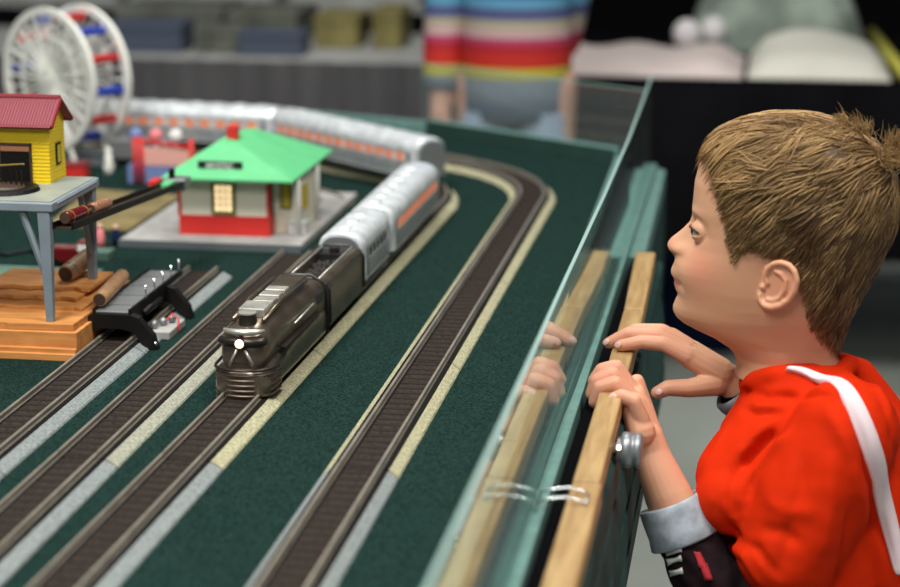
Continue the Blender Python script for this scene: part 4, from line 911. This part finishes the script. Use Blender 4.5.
# ---------------------------------------------------------------- hair
hv = MB(); hv.v = list(head.v); hv.f = list(head.f); hme = hv.mesh('h'); hb = bvh_of(hme)
hl_px = [(700, 150), (708, 155), (716, 167), (723, 186), (728, 206), (731, 228), (734, 246), (739, 262), (748, 254), (760, 249), (772, 257), (784, 256), (796, 264), (802, 282), (805, 304), (812, 325), (822, 338), (832, 346), (842, 352), (925, 352), (925, 90), (690, 90)]
HL = XZ(hl_px)
def inpoly(x, z):
    c = np.zeros(len(x), bool); j = len(HL) - 1
    for i in range(len(HL)):
        xi, zi = HL[i]; xj, zj = HL[j]; k = ((zi > z) != (zj > z)) & (x < (xj - xi) * (z - zi) / (zj - zi + 1e-12) + xi); c ^= k; j = i
    return c
def hdist(x, z):                      # distance to the hairline
    d = np.full(len(x), 1e9)
    for i in range(18):
        a, b = HL[i], HL[i + 1]; ab = b - a; t_ = np.clip(((x - a[0]) * ab[0] + (z - a[1]) * ab[1]) / (ab @ ab), 0, 1)
        d = np.minimum(d, np.hypot(x - a[0] - t_ * ab[0], z - a[1] - t_ * ab[1]))
    return d
# side projection correction: the photo looks down on the head, so lateral points are shifted
def lat(p): return p[..., 2] - (np.abs(p[..., 1] - YB) * .30) * (p[..., 1] < YB) - (np.abs(p[..., 1] - YB) * .30) * (p[..., 1] >= YB) * 1.0
hc = np.array(hv.v); hn = normals(hme)
zc_ = hc[:, 2] - (.29 * np.abs(hc[:, 1] - YB))         # same height line as seen in the sagittal plane
ins = inpoly(hc[:, 0], zc_); dst = hdist(hc[:, 0], zc_)
thick = np.clip(dst / .02, 0, 1)
zt_ = P(800, 113.6, YB)[2] - ztop
topf = np.clip((hc[:, 2] - (ztop - .09)) / .09, 0, 1)
capthk = (.0010 + thick * (.0022 + .0012 * topf))
capn = hc + hn * (capthk * 1.0)[:, None]
capf = [f for f in hv.f if len(f) == 4 and all(ins[i] for i in f)]
topcap = [f for f in hv.f if len(f) > 4 and hc[f[0]][2] > ztop - .01]
cap = MB(); cap.v = [tuple(p) for p in capn] + [tuple(p) for p in hc]; nH = len(hc)
from collections import Counter
cap.f = list(capf) + [tuple(f) for f in topcap]
ed = Counter()
for f in capf:
    for a, b in zip(f, f[1:] + f[:1]): ed[(a, b)] += 1
for (a, b) in list(ed):
    if (b, a) not in ed: cap.f.append((b, a, a + nH, b + nH))
cm = cap.mesh('hair_cap', True); 
# strands
crown = np.array([P(888, 158, YB)[0], YB - .004, P(888, 158, YB)[2]])
sv, sf, sc = [], [], []
cand = np.where(ins)[0]
areaw = np.ones(len(cand))
# weight by cell size so strands spread evenly
HV = hc.reshape(HEADV.shape); gu = np.linalg.norm(np.roll(HV, -1, 1) - HV, axis=2); gv = np.linalg.norm(np.roll(HV, -1, 0) - HV, axis=2); gv[-1] = gv[-2]
aw = (gu * gv).ravel()[cand]; aw = aw / aw.sum()
NS = 15000
pick = rng.choice(cand, NS, p=aw)
cl = rng.uniform(-1, 1, (220, 3))
clump_c = hc[rng.choice(cand, 420, p=aw)]; clump_off = rng.normal(0, 1, (420, 3)); clump_h = rng.uniform(0, 1, 420); clump_col = rng.uniform(0, 1, 420)
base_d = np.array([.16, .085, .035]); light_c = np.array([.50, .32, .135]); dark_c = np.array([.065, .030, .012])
for q in range(NS):
    i = pick[q]; p = hc[i] + rng.normal(0, .0006, 3); n = hn[i]
    kc = np.argmin(((clump_c - p) ** 2).sum(1))
    tf_ = float(topf[i]); th_ = float(thick[i])
    L = (.012 + .016 * th_ + .016 * tf_ * th_) * rng.uniform(.7, 1.2)
    if p[0] < P(730, 150, YB)[0] and tf_ > .3: L *= .72
    nape = max(0, min(1, (T + .17 - zc_[i]) / .08)) * (p[0] > XW)
    if nape > .5: L *= .75
    lift = (.0010 + th_ * (.0028 + .0026 * tf_)) * (.35 + .65 * rng.uniform()) ; lift *= .6 + .9 * clump_h[kc]
    steps = 6; pts_ = []; cur = p.copy(); curn = n.copy()
    jit = rng.normal(0, .12, 3) + clump_off[kc] * (.24 if tf_ < .4 else .50)
    for k in range(steps):
        h_ = .0008 + lift * min(1, (k + .6) / 2.2) * (1.0 if k < steps - 1 else .86)
        pts_.append(cur + curn * h_)
        away = cur - crown; dcr = np.linalg.norm(away); away = away / (dcr + 1e-6)
        g = np.array([-.25, 0, -1.0]) * (.25 + .55 * (1 - tf_)); fwd = np.array([-1.0, 0, 0]) * (.8 * tf_)
        if cur[0] > crown[0] - .01 and tf_ < .5: g = np.array([-.35, 0, -1.]) * .6
        dv = away * 1.0 + g * min(1, dcr / .05) + fwd * min(1, dcr / .04) + jit
        dv = dv - curn * (dv @ curn); dv = dv / (np.linalg.norm(dv) + 1e-9)
        nx_ = cur + dv * (L / (steps - 1)); loc, nn, ix, ds_ = hb.find_nearest(Vector(nx_))
        cur = np.array(loc); nn = np.array(nn); curn = _n(curn * .4 + (nn if nn @ curn > 0 else -nn) * .6)
        pass
    r0 = rng.uniform(.00028, .00055) * (1.15 if tf_ > .4 else 1)
    # tone: lighter top and fringe, darker underneath and towards the back
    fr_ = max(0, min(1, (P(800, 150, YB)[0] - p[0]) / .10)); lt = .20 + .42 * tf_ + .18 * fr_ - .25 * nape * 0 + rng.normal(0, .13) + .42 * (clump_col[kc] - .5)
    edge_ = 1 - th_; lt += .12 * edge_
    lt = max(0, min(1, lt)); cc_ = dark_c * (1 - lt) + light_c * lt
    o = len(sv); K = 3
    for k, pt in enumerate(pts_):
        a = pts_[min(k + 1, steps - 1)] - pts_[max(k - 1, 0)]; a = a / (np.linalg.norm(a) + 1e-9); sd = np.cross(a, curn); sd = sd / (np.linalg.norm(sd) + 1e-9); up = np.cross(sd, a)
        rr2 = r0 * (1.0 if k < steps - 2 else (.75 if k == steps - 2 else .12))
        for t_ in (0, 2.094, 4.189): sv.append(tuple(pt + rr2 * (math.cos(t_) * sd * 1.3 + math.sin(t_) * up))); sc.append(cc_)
    for k in range(steps - 1):
        for m_ in range(3): sf.append((o + 3 * k + m_, o + 3 * k + (m_ + 1) % 3, o + 3 * k + 3 + (m_ + 1) % 3, o + 3 * k + 3 + m_))
    sf.append((o + 2, o + 1, o)); e_ = o + 3 * (steps - 1); sf.append((e_, e_ + 1, e_ + 2))
# cowlick tufts standing up at the crown, and the lifted lock behind it
def tuft(px, py, Y, d, n_, L0):
    b = P(px, py, Y)
    for q in range(n_):
        p = b + rng.normal(0, .0045, 3); dv = _n(np.array(d) + rng.normal(0, .22, 3)); L = L0 * rng.uniform(.6, 1.1); o = len(sv); lt = rng.uniform(.3, .8); cc_ = dark_c * (1 - lt) + light_c * lt
        bend = np.array([-.25, 0, -.35]); r0 = rng.uniform(.0004, .0006)
        for k in range(5):
            f = k / 4; pt = p + dv * L * f + bend * L * f * f * .5; sd = _n(np.cross(dv, [0.1, 1, .2])); up = np.cross(sd, dv); rr2 = r0 * (1 - .85 * f)
            for t_ in (0, 2.094, 4.189): sv.append(tuple(pt + rr2 * (math.cos(t_) * sd + math.sin(t_) * up))); sc.append(cc_)
        for k in range(4):
            for m_ in range(3): sf.append((o + 3 * k + m_, o + 3 * k + (m_ + 1) % 3, o + 3 * k + 3 + (m_ + 1) % 3, o + 3 * k + 3 + m_))
for a in [(845, 128, YB - .01, (-.3, -.1, .35), 150, .016), (862, 134, YB, (-.1, 0, .5), 200, .018), (893, 150, YB - .02, (.25, -.2, .6), 240, .026), (900, 160, YB + .01, (.6, 0, .5), 200, .026), (888, 160, YB - .035, (.3, -.5, .3), 160, .02)]: tuft(*a)
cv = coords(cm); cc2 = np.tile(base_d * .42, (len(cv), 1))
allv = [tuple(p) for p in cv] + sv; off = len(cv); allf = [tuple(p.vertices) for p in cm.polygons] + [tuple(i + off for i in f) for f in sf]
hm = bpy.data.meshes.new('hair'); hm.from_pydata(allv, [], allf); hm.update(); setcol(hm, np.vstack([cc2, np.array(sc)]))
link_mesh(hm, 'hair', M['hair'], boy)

# ---------------------------------------------------------------- red jersey
sh = MB()
def R_rings(l): return MB().loft(l)
def oval(cx, cy, z, a, b, n=40, p=2.3):
    return [(cx + a * math.copysign(abs(math.cos(q)) ** (2 / p), math.cos(q)), cy + b * math.copysign(abs(math.sin(q)) ** (2 / p), math.sin(q)), z) for q in np.linspace(0, 2 * PI, n, endpoint=False)]
sh.loft([oval(.088, YB, T - .44, .100, .128), oval(.086, YB, T - .36, .098, .125), oval(.080, YB, T - .25, .094, .122), oval(.074, YB, T - .15, .090, .120), oval(.070, YB, T - .085, .084, .118), oval(.064, YB, T - .045, .074, .105), oval(.054, YB, T - .012, .060, .078), oval(.046, YB, T + .010, .052, .060), oval(.042, YB, T + .022, .047, .050)])
# near sleeve and front drape
sh.chain([Q(846, 432, YB - .095, .052), Q(810, 500, 1.845, .056), Q(788, 552, 1.835, .050)], 24)
sh.chain([Q(800, 400, YB - .04, .040), Q(775, 440, 1.90, .050), Q(742, 478, 1.885, .046), Q(733, 497, 1.865, .038)], 24)
sh.chain([Q(783, 400, YB, .040), Q(762, 440, 1.94, .044), Q(760, 520, 1.93, .060)], 24)
sh.chain([Q(840, 425, YB + .095, .050), Q(835, 500, 2.06, .052)], 24)
sh.chain([Q(842, 398, 1.905, .026), Q(862, 440, 1.892, .036), Q(878, 500, 1.885, .044), Q(893, 565, 1.885, .050)], 24)
# rolled collar round the neck and the hood edge behind
cn = []
for px, py, Y, r in [(748, 385, 1.935, .010), (756, 380, 1.915, .011), (775, 376, 1.898, .0105), (797, 374, 1.893, .010), (822, 376, 1.90, .010), (842, 374, 1.925, .011), (848, 366, 1.955, .012), (840, 362, 1.985, .011), (815, 362, 2.002, .010), (785, 366, 2.002, .010), (760, 372, 1.985, .010), (748, 382, 1.96, .010)]:
    cn.append(Q(px, py, Y, r))
sh.tube([c[:3] for c in cn], [c[3] for c in cn], 12, closed=True)
sh.chain([Q(838, 366, 1.975, .012), Q(858, 372, 1.965, .015), Q(880, 405, 1.955, .020), Q(900, 450, 1.945, .026), Q(915, 520, 1.94, .034)], 18)
smx = remesh(sh, .0034, 7, .5)
sv_ = coords(smx); 
def fold(pixels, amp, wd, mesh_v, bvh):
    pl_ = [hit(bvh, x, y)[0] for x, y in pixels]; pl_ = [p for p in pl_ if p is not None]
    if len(pl_) < 2: return np.zeros(len(mesh_v))
    best = np.full(len(mesh_v), 1e9); L = len(pl_) - 1; par = np.zeros(len(mesh_v))
    for k, (a, b) in enumerate(zip(pl_, pl_[1:])):
        ab = b - a; t_ = np.clip(((mesh_v - a) @ ab) / (ab @ ab + 1e-12), 0, 1); d_ = np.linalg.norm(mesh_v - a - t_[:, None] * ab, axis=1)
        m_ = d_ < best; best[m_] = d_[m_]; par[m_] = (k + t_[m_]) / L
    return amp * np.exp(-(best / wd) ** 2) * np.clip(np.sin(PI * np.clip(par * .9 + .05, 0, 1)) * 1.6, 0, 1)
b0 = bvh_of(smx); nn0 = normals(smx); disp = np.zeros(len(sv_))
folds = [
 ([(778, 428), (766, 441), (752, 456), (741, 470)], -.0095, .0055), ([(790, 432), (774, 452), (757, 470), (743, 486)], .0050, .0060), ([(768, 424), (752, 440), (738, 458)], .0035, .0055),
 ([(744, 391), (765, 396), (790, 397), (820, 394), (845, 402)], -.0055, .0045), ([(738, 400), (758, 407), (785, 407)], .0030, .0045), ([(742, 409), (756, 414), (776, 414)], -.0035, .0040),
 ([(838, 398), (858, 430), (868, 470), (880, 520), (892, 560)], -.0060, .0055), ([(826, 405), (846, 440), (858, 490), (864, 540)], .0040, .0075),
 ([(806, 450), (800, 490), (788, 540), (775, 580)], -.0035, .0090), ([(832, 450), (830, 500), (822, 560)], .0040, .011), ([(852, 505), (845, 545), (838, 585)], -.0040, .0070),
 ([(712, 500), (722, 535), (745, 556), (765, 587)], .0035, .0045), ([(722, 512), (736, 535), (758, 550), (778, 575)], -.0040, .0050), ([(735, 470), (730, 500), (738, 520)], -.0035, .006),
 ([(700, 482), (716, 450), (730, 420)], .0015, .006), ([(765, 500), (790, 512), (815, 512)], .0025, .008), ([(760, 528), (782, 532), (800, 545)], -.0030, .007), ([(880, 400), (893, 440), (900, 480)], -.003, .006), ([(862, 372), (880, 392), (892, 420)], .003, .006)]
for px_, am, wd_ in folds: disp += fold(px_, am * 1.25, wd_ * .9, sv_, b0)
# soft random cloth undulation
from mathutils import noise as NZ
for i, p in enumerate(sv_): disp[i] += .0016 * NZ.noise(Vector(p) * 22) + .0009 * NZ.noise(Vector(p) * 55)
setco(smx, sv_ + nn0 * disp[:, None]); bs = bvh_of(smx)
so = link_mesh(smx, 'jersey', M['shirt'], boy); mo = so.modifiers.new('s', 'SMOOTH'); mo.iterations = 2
# white-pink band following the hood edge down the side
bp = [(786, 369.5, 2), (797, 370, 4), (812, 372, 5.5), (828, 377, 7), (843, 388, 8.5), (855, 404, 9.5), (864, 424, 10), (871, 446, 10), (877, 468, 10), (883, 492, 9.5), (889, 518, 9), (895, 545, 8), (901, 575, 6)]
cs, ns_, hw3 = [], [], []
for k, (x, y, hw_) in enumerate(bp):
    p, n = hit(bs, x, y)
    if p is None: continue
    cs.append(p); ns_.append(n); hw3.append(hw_ * .00096)
cs, ns_, hw3 = np.array(cs), np.array(ns_), np.array(hw3)
tq = np.linspace(0, len(cs) - 1, 34); ii = np.arange(len(cs))
cs = np.stack([np.interp(tq, ii, cs[:, c]) for c in range(3)], 1); ns_ = np.stack([np.interp(tq, ii, ns_[:, c]) for c in range(3)], 1); hw3 = np.interp(tq, ii, hw3)
for _ in range(14):
    cs[1:-1] = (cs[:-2] + 2 * cs[1:-1] + cs[2:]) / 4; ns_[1:-1] = (ns_[:-2] + 2 * ns_[1:-1] + ns_[2:]) / 4
rg = []
for k in range(len(cs)):
    tg = _n(cs[min(k + 1, len(cs) - 1)] - cs[max(k - 1, 0)]); nn_ = _n(ns_[k] - tg * (ns_[k] @ tg)); sd = np.cross(nn_, tg); row = []
    for u in np.linspace(-1, 1, 7):
        q = cs[k] + sd * hw3[k] * u; loc, n2_, ix_, d_ = bs.ray_cast(Vector(q + nn_ * .02), Vector(-nn_), .034)
        row.append((np.array(loc) if loc is not None else q, nn_))
    rg.append(row)
A_ = np.array([[q[0] for q in row] for row in rg])
for _ in range(4): A_[1:-1] = (A_[:-2] + 2 * A_[1:-1] + A_[2:]) / 4
rg = [[(A_[i][j], rg[i][j][1]) for j in range(7)] for i in range(len(rg))]
rings = []
for row in rg:
    toc = _n(np.mean([r[1] for r in row], axis=0)); up = [tuple(r[0] + toc * (.0040 + .0012 * (1 - u * u))) for r, u in zip(row, np.linspace(-1, 1, 7))]; dn = [tuple(r[0] - toc * .003) for r in row][::-1]
    rings.append(up + dn)
o = MB().loft(rings).build('collar_band', M['band'], boy, smooth=True); o['label'] = 'white and pink band'
ss = o.modifiers.new('s', 'SUBSURF'); ss.levels = 1; ss.render_levels = 2
# dark undershirt sleeves and rolled grey cuffs
sl = MB(); sl.chain([Q(688, 540, 1.856, .0300), Q(710, 582, 1.842, .0345), Q(738, 622, 1.84, .038), Q(790, 585, 1.84, .038)], 24)
sm2 = remesh(sl, .0028, 6); sv2 = coords(sm2); nn2 = normals(sm2)
d2 = np.array([.0022 * NZ.noise(Vector(p) * 45) + .0012 * math.sin((p[0] * .7 + p[2] * 1.1) * 330 + 3 * NZ.noise(Vector(p) * 20)) for p in sv2]); setco(sm2, sv2 + nn2 * d2[:, None]); link_mesh(sm2, 'under_sleeve', M['sleeve'], boy)
b2 = bvh_of(sm2)
def cuffring(name, a, b, ra, rb, m, parent, wall=.004):
    a = np.array(a); b = np.array(b); ax_ = _n(b - a); u = _n(np.cross(ax_, [0, 0, 1])); v = np.cross(u, ax_); n = 44; rings = []
    L = np.linalg.norm(b - a)
    prof = [(0, ra - wall * 1.2), (-.0015, ra - wall * .3), (.001, ra + .0008), (L * .3, ra + (rb - ra) * .3 + .001), (L * .7, ra + (rb - ra) * .7), (L - .0005, rb + .0006), (L + .0015, rb - wall * .3), (L, rb - wall), (L * .5, (ra + rb) / 2 - wall)]
    for t_, r in prof:
        rings.append([tuple(a + ax_ * t_ + (r * (1 + .025 * math.sin(3 * q + t_ * 60) + .012 * math.sin(7 * q))) * (math.cos(q) * u + math.sin(q) * v) + ax_ * .0012 * math.sin(2 * q)) for q in np.linspace(0, 2 * PI, n, endpoint=False)])
    return MB().loft(rings, closed=True).build(name, m, parent, smooth=True)
ca, cb = Q(671, 503, 1.864, 0)[:3], Q(686, 540, 1.856, 0)[:3]
cuffring('rolled_cuff', ca, cb, .0325, .0355, M['cuff'], boy)
ca, cb = Q(735, 386, 2.036, 0)[:3], Q(752, 400, 2.042, 0)[:3]
cuffring('rolled_cuff', ca, cb, .0275, .030, M['cuff'], boy)
s3_ = MB(); s3_.chain([Q(746, 396, 2.04, .0270), Q(775, 420, 2.05, .030), Q(805, 455, 2.062, .033)], 20); link_mesh(remesh(s3_, .003, 4), 'under_sleeve', M['sleeve'], boy)
# bone print on the near sleeve
for k, (x, y, a, l) in enumerate([(671, 541, -.35, 7), (674, 551, -.3, 7.5), (675, 560, -.3, 7), (677, 572, -.2, 6), (664, 566, -1.4, 12)]):
    rows = []
    for f in np.linspace(-1, 1, 9):
        cx, cy = x + math.cos(a) * l * f, y + math.sin(a) * l * f; wv = 2.2 + 1.2 * abs(f) ** 3; row = []
        for u in (-1, 0, 1):
            p, n = hit(b2, cx - math.sin(a) * wv * u, cy + math.cos(a) * wv * u)
            if p is not None: row.append((p, n))
        if len(row) == 3: rows.append(row)
    if len(rows) > 2:
        rings = [[tuple(r[0] + r[1] * .0022) for r in row] + [tuple(r[0] - r[1] * .001) for r in row][::-1] for row in rows]
        MB().loft(rings).build('bone_print', M['bone'], boy, smooth=True)
for k, (x, y) in enumerate([(700, 560), (706, 572)]):
    rows = []
    for f in np.linspace(-1, 1, 7):
        row = []
        for u in (-1, 0, 1):
            p, n = hit(b2, x + 3.5 * u + 3 * f, y + 8 * f)
            if p is not None: row.append((p, n))
        if len(row) == 3: rows.append(row)
    if len(rows) > 2: MB().loft([[tuple(r[0] + r[1] * .002) for r in row] + [tuple(r[0] - r[1] * .001) for r in row][::-1] for row in rows]).build('red_print', M['redp'], boy, smooth=True)
# jeans and shoes
jm = MB(); jm.loft([oval(.086, YB, T - .47, .085, .110), oval(.086, YB, T - .39, .084, .108)])
for s in (-1, 1): jm.chain([(.080, YB + s * .050, T - .42, .066), (.077, YB + s * .056, T - .58, .052), (.086, YB + s * .056, .10, .044)], 22)
jme = remesh(jm, .005, 5); link_mesh(jme, 'jeans', M['denim'], boy)
for s in (-1, 1):
    MB().loft([[(.042 + (.062) * math.cos(q) * k - (.035 if z < .04 else .0), YB + s * .057 + .034 * math.sin(q) * k, z) for q in np.linspace(0, 2 * PI, 28, endpoint=False)] for z, k in ((0, 1.0), (.012, 1.06), (.03, 1.0), (.048, .72), (.068, .56))]).build('shoe', M['shoe'], boy, smooth=True)
for o in KIDS(boy): o.matrix_parent_inverse = Matrix.Translation(-Vector(BO))

# ================================================================ LIGHT, CAMERA
def area(name, loc, size, power, col=(1, .97, .92), target=None, sy=None):
    l = bpy.data.lights.new(name, 'AREA'); l.energy = power; l.color = col; l.shape = 'RECTANGLE'; l.size = size; l.size_y = sy or size
    o = bpy.data.objects.new(name, l); C.objects.link(o); o.location = loc
    if target is not None: o.rotation_euler = (Vector(target) - Vector(loc)).to_track_quat('-Z', 'Y').to_euler()
    return o
area('overhead_light', (-1.1, 1.0, 3.3), .7, 75, target=(-.3, 2.1, .9))
area('overhead_light', (.7, 1.3, 3.4), .8, 55, col=(1, .94, .86), target=(0, 2.0, .9))
area('overhead_light', (-.6, 3.6, 3.6), 1.0, 50, target=(-.6, 3.0, .8))
area('overhead_light', (-.7, -1.2, 3.2), .9, 42, col=(1, .96, .9), target=(-.3, 2.2, .9))  # unseen fill light added above and behind the camera to brighten front faces
w_ = bpy.data.worlds.new('hall_air'); S.world = w_; w_.use_nodes = True
w_.node_tree.nodes['Background'].inputs[0].default_value = (.80, .86, .90, 1); w_.node_tree.nodes['Background'].inputs[1].default_value = .11
cd = bpy.data.cameras.new('camera'); co = bpy.data.objects.new('camera', cd); C.objects.link(co)
cd.sensor_width = 36; cd.sensor_fit = 'HORIZONTAL'; cd.lens = FP / 900 * 36; cd.clip_start = .05; cd.clip_end = 60
rx = Vector((R_[0], F_[0], U_[0])); uy = Vector((R_[1], F_[1], U_[1])); bz = Vector((R_[2], F_[2], U_[2]))
co.matrix_world = Matrix(((rx[0], uy[0], bz[0], 0), (rx[1], uy[1], bz[1], 0), (rx[2], uy[2], bz[2], H + T), (0, 0, 0, 1)))
cd.dof.use_dof = True; cd.dof.focus_distance = 2.04; cd.dof.aperture_fstop = 3.3; cd.dof.aperture_blades = 7
S.camera = co
S.view_settings.view_transform = 'Standard'; S.view_settings.look = 'None'; S.view_settings.gamma = 1; S.view_settings.exposure = 0
S.render.film_transparent = False
